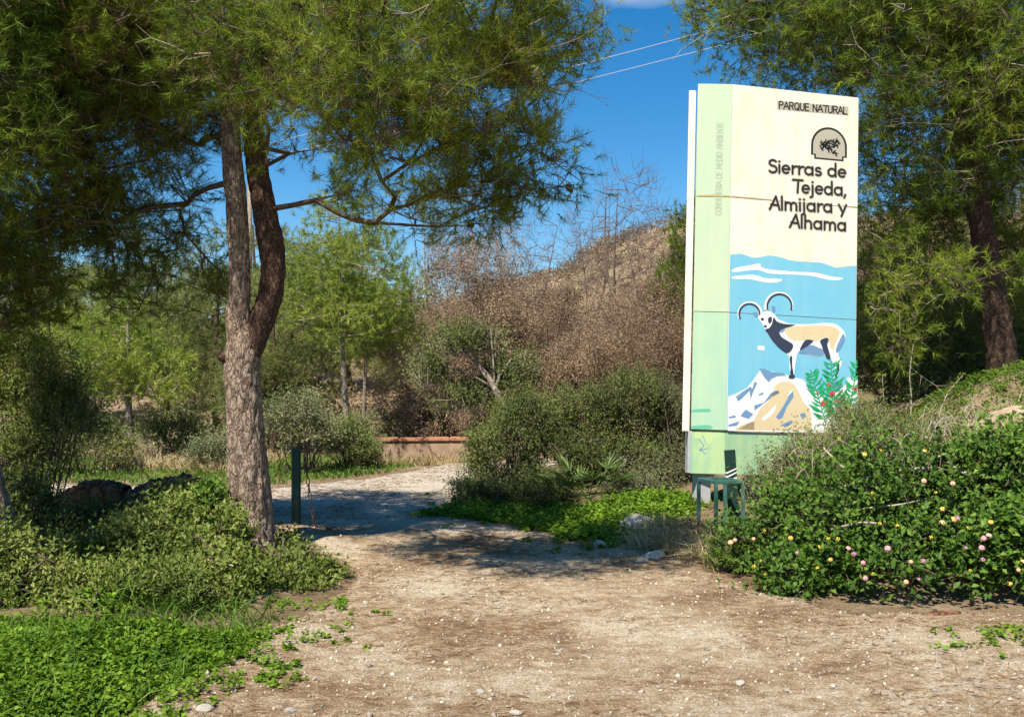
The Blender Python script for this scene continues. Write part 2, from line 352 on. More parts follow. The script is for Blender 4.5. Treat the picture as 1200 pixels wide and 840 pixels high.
M['skyblue'] = flatmat('blue_paint', (.17, .47, .60), .45, .6, (1.35, 1.06, 1.0))
M['white'] = flatmat('white_paint', (.78, .78, .75), .5, .2)
M['sand'] = flatmat('sand_paint', (.66, .53, .32), .5, .2)
M['slate'] = flatmat('slate_paint', (.15, .27, .43), .5, .1)
M['navy'] = flatmat('dark_paint', (.035, .045, .075), .5, .0)
M['ink'] = flatmat('black_print', (.02, .02, .018), .5, .0)
M['halo'] = flatmat('tan_print', (.42, .38, .29), .5, .0)
M['ghost'] = flatmat('faded_print', (.36, .44, .30), .5, .0)
M['leafgreen'] = flatmat('green_print', (.02, .36, .12), .45, .1)
M['berry'] = flatmat('red_print', (.60, .06, .05), .45, .0)
M['rust'] = flatmat('rust_stain', (.50, .34, .14), .7, .3)
M['tealstain'] = flatmat('teal_stain', (.12, .42, .27), .6, .0)
M['yellowstain'] = flatmat('yellow_patch', (.50, .56, .24), .6, .7, (.75, 1.0, 1.2))
M['steel'] = plainmat('galvanised_post', (.38, .39, .38), .6, .4, .2, 6)
M['greenmetal'] = plainmat('green_metal', (.045, .13, .105), .5, .5, .35, 14)
M['postgreen'] = plainmat('post_green', (.012, .042, .028), .55, .4, .4, 14)
M['chain'] = plainmat('rusty_chain', (.10, .07, .05), .7, .4, .3, 30, metal=.4)
M['brickwall'] = plainmat('wall_render', (.36, .25, .17), .9, .1, .3, 5, .5)
M['coping'] = plainmat('wall_coping', (.40, .19, .11), .9, .1, .3, 5, .5)
M['cable'] = plainmat('cable', (.42, .40, .40), .6, .3, .1)

# ------------------------------------------------------------------ terrain
def ground(x, y):
    x = np.asarray(x, float); y = np.asarray(y, float)
    z = .02 * noise2(x, y, .9, 3) + .008 * noise2(x, y, 3.1, 5)
    z = z - .035 * np.exp(-((x - .15 - .05 * y) / 2.2) ** 2)
    # left verge, a little raised
    edge = -1.75 + .09 * (y - 5)
    lv = sstep(.0, .9, edge - x) * (1 - sstep(9.3, 10.6, y))
    z = z + lv * (.16 + .06 * noise2(x, y, 1.3, 9))
    # right bank
    d = np.minimum(x - 1.75 - .45 * sstep(9, 11, y) , y - 6.75)
    bank = 1.5 * sstep(.25, 3.1, d)
    bank = bank * (1 - (.55 - .55 * sstep(3.7, 6.0, x)) * sstep(8.4, 10.0, y)) * (1 - .25 * sstep(11, 13, y))
    z = z + bank * (1 - .35 * sstep(14, 22, y)) + .05 * sstep(.3, 1.5, d) * noise2(x, y, 2.2, 1)
    # knoll the bush and the sign stand on
    z = z + .22 * sstep(0.2, 1.6, x + .3 * (y - 12)) * sstep(9.4, 11.2, y) * (1 - sstep(14, 19, y))
    # slopes behind
    z = z + .045 * np.maximum(y - 19, 0) * (1 - sstep(60, 90, y))
    hill = (2.2 + 7.4 * sstep(-14, 12, x - .04 * y)) * sstep(22, 72, y) * (1 - .6 * sstep(90, 190, y))
    z = z + hill + sstep(25, 45, y) * (.5 * noise2(x, y, .22, 2) + .9 * noise2(x, y, .07, 4) * sstep(40, 80, y))
    z = np.where(np.hypot(x, y) > 300, z * 0 + z * (1 - sstep(300, 600, np.hypot(x, y))), z)
    return z
def gz(x, y): return float(ground(np.array(x), np.array(y)))
def grid_mesh(name, xs, ys, zf, mat):
    X, Y = np.meshgrid(xs, ys); V = np.stack([X, Y, zf(X, Y)], -1).reshape(-1, 3)
    w, h = len(xs), len(ys); i = (np.arange(h - 1) * w)[:, None] + np.arange(w - 1)[None]
    Q = np.stack([i, i + 1, i + w + 1, i + w], -1).reshape(-1, 4)
    return tag(mesh_np(name, V, Q, mat, None, True), kind='structure')
def axis(parts):
    return np.unique(np.concatenate([np.arange(*p) for p in parts]).round(4))
gx = axis([(-3000, -400, 200), (-400, -80, 20), (-80, -20, 2.5), (-20, -8, .5), (-8, 8, .14), (8, 20, .5), (20, 80, 2.5), (80, 400, 20), (400, 3001, 200)])
gy = axis([(-1500, -100, 150), (-100, -10, 10), (-10, 2, 1), (2, 20, .14), (20, 40, .6), (40, 130, 2.5), (130, 400, 20), (400, 4001, 200)])
GROUND = grid_mesh('ground', gx, gy, ground, M['soil'])

# the gravel track: its own sheet, dipping under the verge along a ragged edge
def poly_sd(x, y, poly):
    """signed distance, positive inside"""
    x, y = np.asarray(x, float), np.asarray(y, float); best = np.full(x.shape, 1e9); ins = np.zeros(x.shape, bool)
    n = len(poly)
    for i in range(n):
        (x1, y1), (x2, y2) = poly[i], poly[(i + 1) % n]; dx, dy = x2 - x1, y2 - y1
        t = np.clip(((x - x1) * dx + (y - y1) * dy) / (dx * dx + dy * dy), 0, 1)
        best = np.minimum(best, np.hypot(x - x1 - t * dx, y - y1 - t * dy))
        c = ((y1 > y) != (y2 > y)) & (x < (x2 - x1) * (y - y1) / (y2 - y1 + 1e-12) + x1); ins ^= c
    return np.where(ins, best, -best)
TRACK = [(-3.2, -4), (-1.95, 4.6), (-1.55, 6.2), (-1.25, 7.4), (-1.35, 8.6), (-2.6, 9.9), (-9, 12.6), (-9, 15.2), (-3.6, 13.9), (-2.1, 15.6), (-1.2, 18.2),
         (.6, 19.6), (3, 20), (3, 18.4), (.6, 17.6), (-.45, 16.2), (-.65, 14.0), (-.85, 11.8), (.1, 10.5), (1.2, 9.6), (1.7, 8.6), (1.9, 7.6), (2.35, 6.75), (6, 6.4), (9, 6), (9, -4)]
def track_sd(x, y): return poly_sd(x, y, TRACK) + .14 * noise2(x, y, 2.6, 8) + .06 * noise2(x, y, 8, 2)
def track_z(x, y):
    return ground(x, y) + .03 * sstep(-.02, .16, track_sd(x, y)) - .05 * (1 - sstep(-.25, .0, track_sd(x, y))) + .006 * noise2(x, y, 9, 1) - .004
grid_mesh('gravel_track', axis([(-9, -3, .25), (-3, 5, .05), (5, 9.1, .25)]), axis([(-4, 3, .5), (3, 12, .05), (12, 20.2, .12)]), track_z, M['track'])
def on_track(x, y): return track_z(x, y)
hx = np.linspace(-260, 60, 60); hy = np.linspace(230, 420, 24)
grid_mesh('distant_hill', hx, hy, lambda x, y: -6 + (24 + 5 * noise2(x, y, .03, 3)) * np.exp(-((y - 320) / 60) ** 2) * np.exp(-((x + 110) / 90) ** 2), M['far_hill'])

# ------------------------------------------------------------------ trees
def grow(trunk, att, bias=.3, step=.25, jit=.05, sag=.06, rng=RNG):
    """joins every crown point to the nearest wood, nearest first: returns nodes, parents"""
    pos = [np.array(p, float) for p in trunk]; par = [-1] + list(range(len(trunk) - 1)); pl = [0.0]
    for i in range(1, len(pos)): pl.append(0.0)
    pa = np.zeros((len(att) * 40 + len(pos), 3)); pa[:len(pos)] = pos; pla = np.zeros(len(pa)); n = len(pos)
    tr = np.array(trunk); d0 = np.min(np.linalg.norm(att[:, None] - tr[None], axis=2), 1)
    ends = np.zeros(len(att), int)
    for k in np.argsort(d0):
        p = att[k]; c = np.linalg.norm(pa[:n] - p, axis=1); low = pa[:n, 2] > p[2] + .35 * c
        j = int(np.argmin(c + bias * pla[:n] + np.where(low, .5 * c, 0)))
        d = c[j]; m = max(1, int(d / step)); base = pa[j].copy(); prev = j
        off = rng.normal(size=3) * jit * d
        for q in range(1, m + 1):
            t = q / m; b = base + (p - base) * t + off * math.sin(math.pi * t) + np.array([0, 0, -sag * d * math.sin(math.pi * t)])
            pa[n] = b; pla[n] = pla[j] + d * t; par.append(prev); prev = n; n += 1
            if n >= len(pa) - 1: pa = np.vstack([pa, np.zeros_like(pa)]); pla = np.concatenate([pla, np.zeros_like(pla)])
        ends[k] = prev
    return pa[:n], np.array(par), ends
def pipe(par, nt_, r0=.006, e=2.4):
    n = len(par); acc = np.zeros(n); ch = np.bincount(par[par >= 0], minlength=n)
    acc[ch == 0] = r0 ** e
    for i in range(n - 1, -1, -1):
        if par[i] >= 0: acc[par[i]] += acc[i]
    return acc ** (1 / e)
def limbs_geo(pos, par, rad, ntrunk, rmax=.2, thick=.03):
    idx = np.array([i for i in range(len(par)) if par[i] >= 0 and i >= ntrunk])
    A, B = pos[par[idx]], pos[idx]; rb = np.minimum(rad[idx], rmax); ra = np.minimum(np.where(par[idx] < ntrunk, rb * 1.15, rad[par[idx]]), np.minimum(rmax, rb * 1.35))
    g = Geo(); big = rb > thick
    for m, k in ((big, 8), (~big, 4)):
        if m.any(): g.add(*frusta(A[m], B[m], ra[m], rb[m], k))
    return g
def lobes_pts(lobes, n, rng=RNG, shell=.35):
    """lobes: (x,y,z, rx,ry,rz[,weight])"""
    L = np.array([l[:6] for l in lobes], float); w = np.array([(l[6] if len(l) > 6 else 1.0) * l[3] * l[4] * l[5] for l in lobes]) ** .8; w /= w.sum()
    c = rng.choice(len(L), n, p=w); d = rsph(n, rng); r = rng.uniform(shell ** 3, 1, n) ** (1 / 3)
    return L[c, :3] + d * r[:, None] * L[c, 3:6], d
def pine_crown(att, outd, nshoot, nneedle, nl, nw, spread=.24, shootL=.15, rng=RNG, up=.35):
    """needle tufts round each crown point: returns twig quads and needle tris"""
    n = len(att); o = np.repeat(att, nshoot, 0); od = np.repeat(outd, nshoot, 0)
    d = nrm(od * .55 + rsph(n * nshoot, rng) * .75 + np.array([0, 0, up]))
    b = o + rsph(n * nshoot, rng) * rng.uniform(.2, 1, (n * nshoot, 1)) * spread
    L = shootL * rng.uniform(.6, 1.3, n * nshoot)
    e_ = np.concatenate([b - o, d * L[:, None]]); tw = needles(np.concatenate([o, b]), nrm(e_), np.linalg.norm(e_, axis=1), .009, rng)
    m = n * nshoot * nneedle
    bb, dd, LL = np.repeat(b, nneedle, 0), np.repeat(d, nneedle, 0), np.repeat(L, nneedle)
    t = rng.uniform(.15, 1, m) ** .7
    base = bb + dd * (t * LL)[:, None]
    nd = nrm(dd * rng.uniform(.35, 1.1, (m, 1)) + rsph(m, rng) * .75 + np.array([0, 0, -.08]))
    nv = needles(base, nd, nl * rng.uniform(.7, 1.2, m), nw, rng)
    return tw, nv
def dead_twigs(att, n, L=.5, r=.005, rng=RNG):
    g = Geo(); c = att[rng.choice(len(att), n)] + rsph(n, rng) * .15; d = rsph(n, rng); d[:, 2] = np.abs(d[:, 2]) * .3 - .15; d = nrm(d)
    for s in range(4):
        d2 = nrm(d + rsph(n, rng) * .55); e = c + d2 * (L / 4)
        g.add(*frusta(c, e, r * (1 - s * .2), r * (.8 - s * .2), 3))
        sd = nrm(d2 + rsph(n, rng) * 1.1); g.add(*frusta(e, e + sd * L * .22, r * .5, r * .2, 3)); c, d = e, d2
    return g
def trunk_mesh(name, path, rad, mat, parent, k=40, rough=.05, seed=1.0, sub=None, cap=False):
    """trunk with plated bark standing proud in real relief"""
    n = sub or max(8, int(np.linalg.norm(np.diff(path, axis=0), axis=1).sum() / .03))
    pr = np.concatenate([path, np.asarray(rad)[:, None]], 1); s = spline(pr, n); pts, r = s[:, :3], s[:, 3]
    V, Q = tube(pts, r, k, False)
    c = np.repeat(pts, k, 0); o = nrm(V - c)
    q = V * np.array([1, 1, .35])
    pl = np.abs(lump(q, 22, seed)) ; pl2 = np.abs(lump(q, 41, seed + 3))
    V = V + o * (np.repeat(r, k) * rough * (np.minimum(pl * 3, 1) - .6 + .5 * (np.minimum(pl2 * 3, 1) - .6) + 1.2 * lump(V, 3, seed)))[:, None]
    return mesh_np(name, V, Q, mat, parent, True)
def cone_bm(name, mat, parent, loc, s=.035, rot=(0, 0, 0)):
    g = Geo(); k = 10
    zs = np.linspace(-1, 1, 8); rr = np.sqrt(np.clip(1 - zs ** 2, 0.01, 1)) * .62 * (1 - .25 * zs)
    pts = np.stack([np.zeros(8), np.zeros(8), zs * s], 1); V, Q = tube(pts, rr * s, k)
    V = V * (1 + .12 * np.sin(np.arange(len(V)) * 2.5))[:, None]; g.add(V, Q)
    o = g.build(name, mat, parent); o.location = [float(c) for c in loc]; o.rotation_euler = rot; return o

def rel(pts, org): return np.asarray(pts, float) - np.asarray(org, float)

# ---- the forked pine by the track
RNG = np.random.default_rng(11)
o = P(297, 655, 8.7); org = np.array([o[0], o[1], gz(o[0], o[1]) - .05])
pine = thing('pine_tree', 'tall forked pine with grey-brown plated bark beside the track, its crown overhanging the path', 'tree', org)
Yt = 8.7
low = [np.array([org[0], org[1], org[2] - .1])] + [P(*a) for a in ((296, 620, Yt), (291, 560, Yt), (287, 500, Yt), (284, 440, Yt), (283, 415, Yt), (285, 392, Yt), (287, 372, Yt))]
lstem = [P(*a) for a in ((281, 425, Yt), (279, 380, Yt), (281, 320, Yt), (278, 250, Yt), (271, 170, Yt), (270, 90, Yt), (276, 0, Yt), (288, -120, Yt), (290, -230, Yt))]
rstem = [P(*a) for a in ((289, 425, Yt), (303, 385, Yt + .03), (318, 340, Yt + .06), (319, 295, Yt + .08), (308, 235, Yt + .1), (298, 165, Yt + .1), (303, 90, Yt + .15), (325, 10, Yt + .2), (350, -110, Yt + .3))]
trunk_mesh('trunk', rel(low, org), [.265, .192, .170, .158, .152, .146, .10, .03], M['bark'], pine, 72, .11, 1.0)
trunk_mesh('stem', rel(lstem, org), [.098, .096, .092, .088, .084, .08, .07, .05, .02], M['bark'], pine, 44, .10, 2.0)
trunk_mesh('stem', rel(rstem, org), [.092, .104, .108, .106, .10, .092, .078, .05, .02], M['bark_dark'], pine, 44, .10, 4.0)  # shade from the left stem painted in as darker bark
def lob(px, py, Y, r, ry=None, rz=None, w=1.0):
    c = P(px, py, Y); q = r / F * Y; return (c[0], c[1], c[2], q, (ry or 1.1) * q, (rz or .75) * q, w)
lobes = [lob(620, 180, 7.5, 62, 1.1, .8), lob(645, 50, 7.4, 48, 1.2, .6), lob(690, 30, 7.5, 24, 1.2, .6, .8), lob(565, 225, 7.9, 58, 1.2, .7), lob(480, 255, 8.3, 42, 1.3, .6, .6), lob(560, 110, 7.2, 95), lob(560, 20, 7.4, 90),
         lob(440, 90, 6.7, 110, 1.1, .7), lob(460, 160, 7.2, 75, 1, .55), lob(330, 60, 7.0, 120, .9, .6), lob(345, 165, 8.2, 45, 1.2, .5, .8), lob(420, 215, 8.6, 40, 1.3, .5, .5), lob(640, -40, 7.0, 70, 1.2, .5, .8),
         lob(200, 70, 8.7, 130, .9, .6), lob(90, 60, 9.1, 130, .9, .7), lob(-40, 80, 8.7, 130, 1, .9), lob(120, 165, 9.0, 90, 1.1, .6), lob(210, 140, 8.8, 60, 1.1, .5, .6), lob(30, 200, 8.8, 95, 1.1, .8), lob(10, 290, 8.8, 75, 1.2, .9), lob(90, 250, 9.2, 60, 1.3, .8),
         lob(170, 345, 10.0, 55, 1.6, .6, .5), lob(250, 350, 10.4, 40, 1.5, .5, .4), lob(150, 260, 9.8, 60, 1.3, .8, .5), lob(330, -80, 8.4, 150, 1.0, .6, .7), lob(120, -70, 8.8, 160, 1.1, .6, .7), lob(400, 40, 8.7, 120, 1.0, .6, .6), lob(180, 60, 9.8, 140, 1.0, .6, .5), lob(600, -50, 6.4, 95, 1.1, .4, .8), lob(480, -60, 6.3, 105, 1.1, .4, .8), lob(160, -60, 7.7, 100, 1.0, .5), lob(200, 235, 9.6, 50, 1.2, .8, .35), lob(235, 300, 10, 38, 1.2, .9, .35), lob(385, 230, 9.0, 45, 1.2, .7, .35)]  # includes unseen front lobes above the view, added to shade track and stems
att, outd = lobes_pts(lobes, 1750, RNG, .3)
att = att - org
trk = np.vstack([rel(spline(np.array(lstem), 24), org)[8:], rel(spline(np.array(rstem), 24), org)[8:]])
pos, par, ends = grow(list(trk), att, .28, .22, .07, .05, RNG)
par[16] = -1
rad = pipe(par, len(trk), .0045, 2.5)
limbs_geo(pos, par, rad, len(trk), .06).build('branches', M['twig'], pine, True)['kind'] = 'stuff'
tw, nv = pine_crown(att, outd, 11, 31, .092, .0048, .26, .18, RNG)
g = Geo(); g.add(*tw); g.build('twigs', M['twig'], pine)['kind'] = 'stuff'
g = Geo(); g.add(*nv); g.build('crown', M['needle'], pine)['kind'] = 'stuff'
sel = RNG.choice(len(att), 500); tw, nv = pine_crown(att[sel], outd[sel], 3, 20, .08, .0042, .28, .14, RNG, -.5)
g = Geo(); g.add(*nv); g.build('dry_needles', M['needle_dry'], pine)['kind'] = 'stuff'
dead_twigs(att, 500, .55, .005, RNG).build('dead_twigs', M['twig_pale'], pine)['kind'] = 'stuff'
for k in range(16):
    p = att[RNG.choice(len(att))] + np.array([0, 0, -.12]); cone_bm('pine_cone', M['cone'], pine, p, .04, (RNG.uniform(2, 4), RNG.uniform(-1, 1), 0))
# knot where a limb broke off below the fork
kp = rel(P(262, 420, 8.62), org); V, Q = tube(spline([kp + [.06, .05, .02], kp + [0, 0, 0], kp + [-.05, -.01, .07]], 6), [.05, .05, .045, .04, .03, .025], 10); mesh_np('branch_stub', V, Q, M['bark_dark'], pine, True)

# ---- the pine at the left edge
RNG = np.random.default_rng(12)
o = P(-8, 650, 7.6); org = np.array([o[0], o[1], gz(o[0], o[1]) - .05])
t2 = thing('pine_tree', 'leaning brown pine trunk cut by the left edge of the view', 'tree', org)
pl = [np.array([org[0], org[1], org[2]])] + [P(*a) for a in ((-4, 640, 7.6), (-10, 590, 7.6), (-30, 500, 7.6), (-50, 380, 7.6), (-60, 240, 7.7), (-60, 100, 7.8), (-55, -60, 7.9))]
trunk_mesh('trunk', rel(pl, org), [.17, .15, .13, .125, .12, .11, .09, .03], M['bark'], t2, 44, .1, 6.0)
lobes = [lob(-60, 120, 7.4, 110, 1.2, .9), lob(-120, 250, 7.4, 110, 1.2, .8), lob(-20, 330, 8.4, 70, 1.3, .7), lob(-160, 60, 7.6, 130), lob(-60, -60, 7.8, 140), lob(20, 370, 9.2, 60, 1.4, .4, .8), lob(-180, 200, 6.2, 110), lob(-90, 330, 7.0, 60)]
att, outd = lobes_pts(lobes, 520, RNG, .3); att = att - org
trk = rel(spline(np.array(pl), 30), org)[12:]
pos, par, ends = grow(list(trk), att, .28, .22, .07, .05, RNG)
limbs_geo(pos, par, pipe(par, len(trk), .0045, 2.5), len(trk), .05).build('branches', M['twig'], t2, True)['kind'] = 'stuff'
tw, nv = pine_crown(att, outd, 10, 24, .10, .006, .28, .17, RNG)
g = Geo(); g.add(*tw); g.build('twigs', M['twig'], t2)['kind'] = 'stuff'
g = Geo(); g.add(*nv); g.build('crown', M['needle'], t2)['kind'] = 'stuff'

# ---- the pine behind the sign
RNG = np.random.default_rng(13)
o = P(1180, 470, 12.8); org = np.array([o[0], o[1], gz(o[0], o[1]) - .1])
t3 = thing('pine_tree', 'big dark pine with a reddish trunk growing behind the right edge of the park sign', 'tree', org)
pl = [org] + [P(*a) for a in ((1176, 440, 12.8), (1170, 390, 12.8), (1160, 330, 12.8), (1150, 260, 12.8), (1136, 180, 12.9), (1120, 100, 12.9), (1110, 10, 13), (1105, -120, 13.1))]
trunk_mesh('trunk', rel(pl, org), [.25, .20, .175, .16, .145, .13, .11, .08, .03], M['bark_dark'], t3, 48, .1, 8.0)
lobes = [lob(900, 40, 12.6, 72, 1.2, .7), lob(960, 60, 12.6, 70, 1.0, .7), lob(1040, 25, 12.6, 75, 1.0, .8), lob(1110, 70, 11.6, 100, 1.1, .7), lob(1195, 50, 12.0, 95, 1.2, .8), lob(1075, 150, 12.0, 60, 1.0, .8), lob(1050, 220, 12.4, 42, 1.0, .9),
         lob(1190, 170, 12.1, 75, 1.2, .8), lob(1120, 200, 12.0, 45, 1.2, .6, .6), lob(1110, 325, 11.3, 62, 1.2, .42), lob(1060, 350, 11.5, 45, 1.2, .5, .8), lob(1035, 400, 12.0, 30, 1.2, .7, .7), lob(1030, 290, 12.6, 40, 1.2, 1.0, .6), lob(1190, 290, 13.6, 40, 1.2, .8, .6),
         lob(850, 20, 13.2, 45, 1.2, .8), lob(1000, -60, 12.8, 170, 1.1, .7), lob(1150, -60, 12.8, 170, 1.1, .8), lob(1280, 120, 12.6, 110), lob(1100, 130, 14.6, 150, 1.0, .9, .8), lob(1220, 220, 14.4, 120, 1, .9, .8), lob(1060, 300, 13.6, 55, 1.2, 1.1), lob(1130, 380, 14.2, 60, 1.2, .8), lob(1060, 390, 13.6, 45, 1.2, .9), lob(1210, 370, 14.4, 55, 1.2, 1.0), lob(1120, 260, 13.8, 60, 1.1, .9), lob(1014, 118, 11.3, 7, 1.2, .9, 3.0)]
att, outd = lobes_pts(lobes, 1600, RNG, .3); att = att - org
trk = rel(spline(np.array(pl), 34), org)[12:]
pos, par, ends = grow(list(trk), att, .28, .28, .07, .06, RNG)
limbs_geo(pos, par, pipe(par, len(trk), .005, 2.5), len(trk), .06).build('branches', M['twig'], t3, True)['kind'] = 'stuff'
tw, nv = pine_crown(att, outd, 11, 21, .115, .0085, .36, .22, RNG)
g = Geo(); g.add(*tw); g.build('twigs', M['twig'], t3)['kind'] = 'stuff'
g = Geo(); g.add(*nv); g.build('crown', M['needle'], t3)['kind'] = 'stuff'
dead_twigs(att, 350, .8, .007, RNG).build('dead_twigs', M['twig_pale'], t3)['kind'] = 'stuff'
for k in range(10):
    p = att[RNG.choice(len(att))] + np.array([0, 0, -.12]); cone_bm('pine_cone', M['cone'], t3, p, .045, (RNG.uniform(2, 4), RNG.uniform(-1, 1), 0))

# ---- middle-distance pines: three builds, copied
def mid_pine(seed, H, lobspec, mat, label, bark, natt=170, r0=.07, nsh=9, nn=26, nl=.115, nw=.0105):
    rng = np.random.default_rng(seed)
    t = thing('pine_tree', label, 'tree', (0, 0, 0), 0, 'pines beyond the track')
    path = [np.array([0.06 * math.sin(3 * s + seed) * H * .3, .05 * math.cos(2 * s + seed) * H * .3, s * H]) for s in np.linspace(0, .93, 7)]
    path[0][:2] = 0
    trunk_mesh('trunk', np.array(path), np.linspace(r0, r0 * .25, 7), bark, t, 12, .08, seed, 40)
    lobes = [(a * H, b * H, c * H, r * H, r * H, rz * H) for a, b, c, r, rz in lobspec]
    att, outd = lobes_pts(lobes, natt, rng, .3)
    trk = spline(np.array(path), 16)[5:]
    pos, par, ends = grow(list(trk), att, .3, .35, .06, .05, rng)
    limbs_geo(pos, par, pipe(par, len(trk), .007, 2.4), len(trk), .05, .09).build('branches', M['twig_pale'] if bark is M['bark_pale'] else M['twig'], t)['kind'] = 'stuff'
    tw, nv = pine_crown(att, outd, nsh, nn, nl, nw, .36 * H / 5, .22, rng)
    g = Geo(); g.add(*nv); g.build('crown', mat, t)['kind'] = 'stuff'
    return t
SA = [(0, 0, .88, .12, .12), (.08, -.05, .72, .17, .13), (-.12, .04, .62, .17, .12), (.12, .08, .55, .16, .09), (-.02, -.12, .5, .18, .1), (-.14, -.06, .78, .12, .1)]
SB = [(0, 0, .8, .2, .16), (.17, 0, .62, .2, .14), (-.18, .05, .58, .22, .15), (.02, -.2, .5, .22, .15), (0, .2, .55, .2, .15), (.1, -.1, .45, .2, .1)]
SA[4] = (-.02, -.12, .56, .18, .1)
SC = [(0, .02, .72, .28, .2), (.22, .05, .52, .24, .2), (-.24, 0, .48, .26, .22), (.02, -.2, .40, .28, .22), (-.1, .2, .45, .26, .22), (.05, 0, .25, .3, .16)]
pA = mid_pine(21, 5.0, SA, M['needle_mid'], 'tall bright green pine with twin pale trunks in the clearing right of the forked pine', M['bark_pale'], 190)
pB = mid_pine(22, 3.2, SB, M['needle_mid'], 'young bright green pine with a white bare lower trunk left of the forked pine', M['bark_pale'], 150, .085, 9, 24, .10)
pC = mid_pine(23, 4.2, SC, M['needle_olive'], 'rounded olive green pine', M['bark_dark'], 240, .08)
pD = mid_pine(24, 6.0, SB, M['needle_olive'], 'slim olive green pine', M['bark_dark'], 240, .09)
def put(o, px, Y, s=1.0, rz=0.0, label=None, group=None, name=None, sz=1.0):
    x = (px - CX) / F * Y; o.location = (x, Y, gz(x, Y) - .05); o.rotation_euler = (0, 0, rz); o.scale = (s, s, s * sz)
    if label: o['label'] = label
    if group: o['group'] = group
    if name: o.name = name
    return o
put(pA, 402, 19.0, 1.0, .4); put(pB, 152, 18.2, .98, 1.0)
put(pC, 255, 24, 1.0, .3, 'rounded olive green pine showing just left of the forked trunk')
put(pD, 345, 26, .85, 1.3, 'olive green pine filling the gap right of the forked trunk')
for (src, px, Y, s, rz, lab) in [
    (pA, 425, 21.5, .82, 2.2, 'slim bright green pine close behind the twin-trunked pine'),
    (pD, 478, 24, .72, 2.9, 'blue-green pine in front of the brown hillside left of the bare trees'),
    (pC, 320, 20, .78, 4.0, 'low olive pine behind the green chain post'),
    (pC, 195, 29, 1.15, 1.9, 'olive pine behind the young white-trunked pine'),
    (pC, 60, 26, 1.1, 5.0, 'broad olive pine at the far left beyond the shaded verge'),
    (pB, 105, 24, 1.2, 3.0, 'bright green pine behind the left side of the young white-trunked pine'),
    (pD, 25, 32, .8, .9, 'tall olive pine rising behind the trees at the far left'),
    (pC, 300, 36, 1.5, 2.5, 'large olive pine up the slope behind the forked trunk'),
    (pC, 410, 33, 1.35, .8, 'large olive pine up the slope behind the twin-trunked pine'),
    (pD, 240, 42, .95, 4.4, 'far olive pine highest on the left slope'),
    (pC, 150, 45, 1.5, 3.3, 'far rounded pine on the slope at the left'),
    (pC, 480, 30, .9, 5.2, 'olive pine low on the slope left of the brown thicket'),
    (pD, 390, 48, 1.0, 1.1, 'far pine on the crest left of the brown hill'),
    (pC, 70, 52, 1.6, .2, 'farthest rounded pine at the left edge of the slope')]:
    put(copy_tree(src), px, Y, s, rz, lab)
for (src, px, Y, s, rz, lab) in [(pC, 1040, 17.5, .8, 1.0, 'shaded olive pine filling the gap right of the sign'), (pC, 1120, 18.5, .95, 2.0, 'shaded olive pine left of the big pine trunk'), (pC, 1215, 17.5, .95, 3.1, 'shaded olive pine at the right edge of the view')]:
    put(copy_tree(src), px, Y, s, rz, lab)
# small pine standing left of the sign
pE = mid_pine(25, 4.4, [(0, 0, .82, .16, .13), (.08, 0, .66, .2, .12), (-.1, .05, .6, .18, .12)], M['needle'], 'small rounded green pine crown peeping out left of the sign against the sky', M['bark_dark'], 130, .07)
put(pE, 814, 21, .72, .6, sz=1.68)

# ---- withered and bare trees on the hill
def withered(seed, H, spec, label, natt, nleaf, leafL, bare=0.0, r0=.07, stems=3):
    rng = np.random.default_rng(seed)
    t = thing('withered_tree', label, 'tree', (0, 0, 0), 0, 'withered brown trees on the slope')
    lobes = [(a * H, b * H, c * H, r * H, r * H, rz * H) for a, b, c, r, rz in spec]
    att, outd = lobes_pts(lobes, natt, rng, .6 if nleaf else .25)
    paths = []
    for s in range(stems):
        a = s * 2.4 + seed; e = np.array([math.cos(a) * .16 * H, math.sin(a) * .16 * H, (.95 - .12 * s) * H]) if stems > 1 else np.array([.03 * H, 0, .97 * H])
        p = np.array([[0, 0, 0], e * [.25, .25, .3] + rng.normal(size=3) * .02 * H, e * [.6, .6, .62] + rng.normal(size=3) * .03 * H, e])
        trunk_mesh('trunk', p, [r0, r0 * .75, r0 * .45, r0 * .1], M['grey_twig'], t, 8, .06, seed, 16); paths.append(spline(p, 14)[2:])
    trk = np.vstack(paths)
    pos, par, ends = grow(list(trk), att, .25, .3, .06, -.06, rng)
    for s in range(1, stems): par[s * 12] = -1
    par[:len(trk)] = np.where(np.arange(len(trk)) % 12 == 0, -1, np.arange(len(trk)) - 1)
    g = limbs_geo(pos, par, pipe(par, len(trk), .006, 2.3), len(trk), .05, .5)
    n = len(att) * 5; b = np.repeat(att, 5, 0) + rsph(n, rng) * .12; d = nrm(np.repeat(outd, 5, 0) * .5 + rsph(n, rng) * .7 + np.array([0, 0, .5]))
    g.add(*frusta(b, b + d * rng.uniform(.2, .5, (n, 1)), .005, .002, 3))
    g.build('branches', M['grey_twig'], t)['kind'] = 'stuff'
    if nleaf:
        m = len(att) * nleaf; bb = np.repeat(att, nleaf, 0) + rng.normal(size=(m, 3)) * (.036 * H)
        V, T = leaves(bb, nrm(rsph(m, rng) + np.array([0, 0, -.4])), leafL * rng.uniform(.6, 1.3, m), leafL * .42, rng)
        mesh_np('crown', V, T, M['brown_leaf'], t)['kind'] = 'stuff'
    return t
WA = [(0, 0, .7, .26, .22), (.22, 0, .5, .24, .2), (-.24, .1, .48, .25, .2), (0, -.22, .4, .28, .2), (.1, .2, .42, .26, .2), (0, 0, .22, .36, .16)]
WB = [(.1, 0, .78, .18, .18), (-.16, 0, .66, .2, .2), (.24, .1, .56, .2, .16), (-.05, -.2, .48, .26, .2), (-.25, .1, .38, .22, .18), (.1, -.1, .25, .34, .16)]
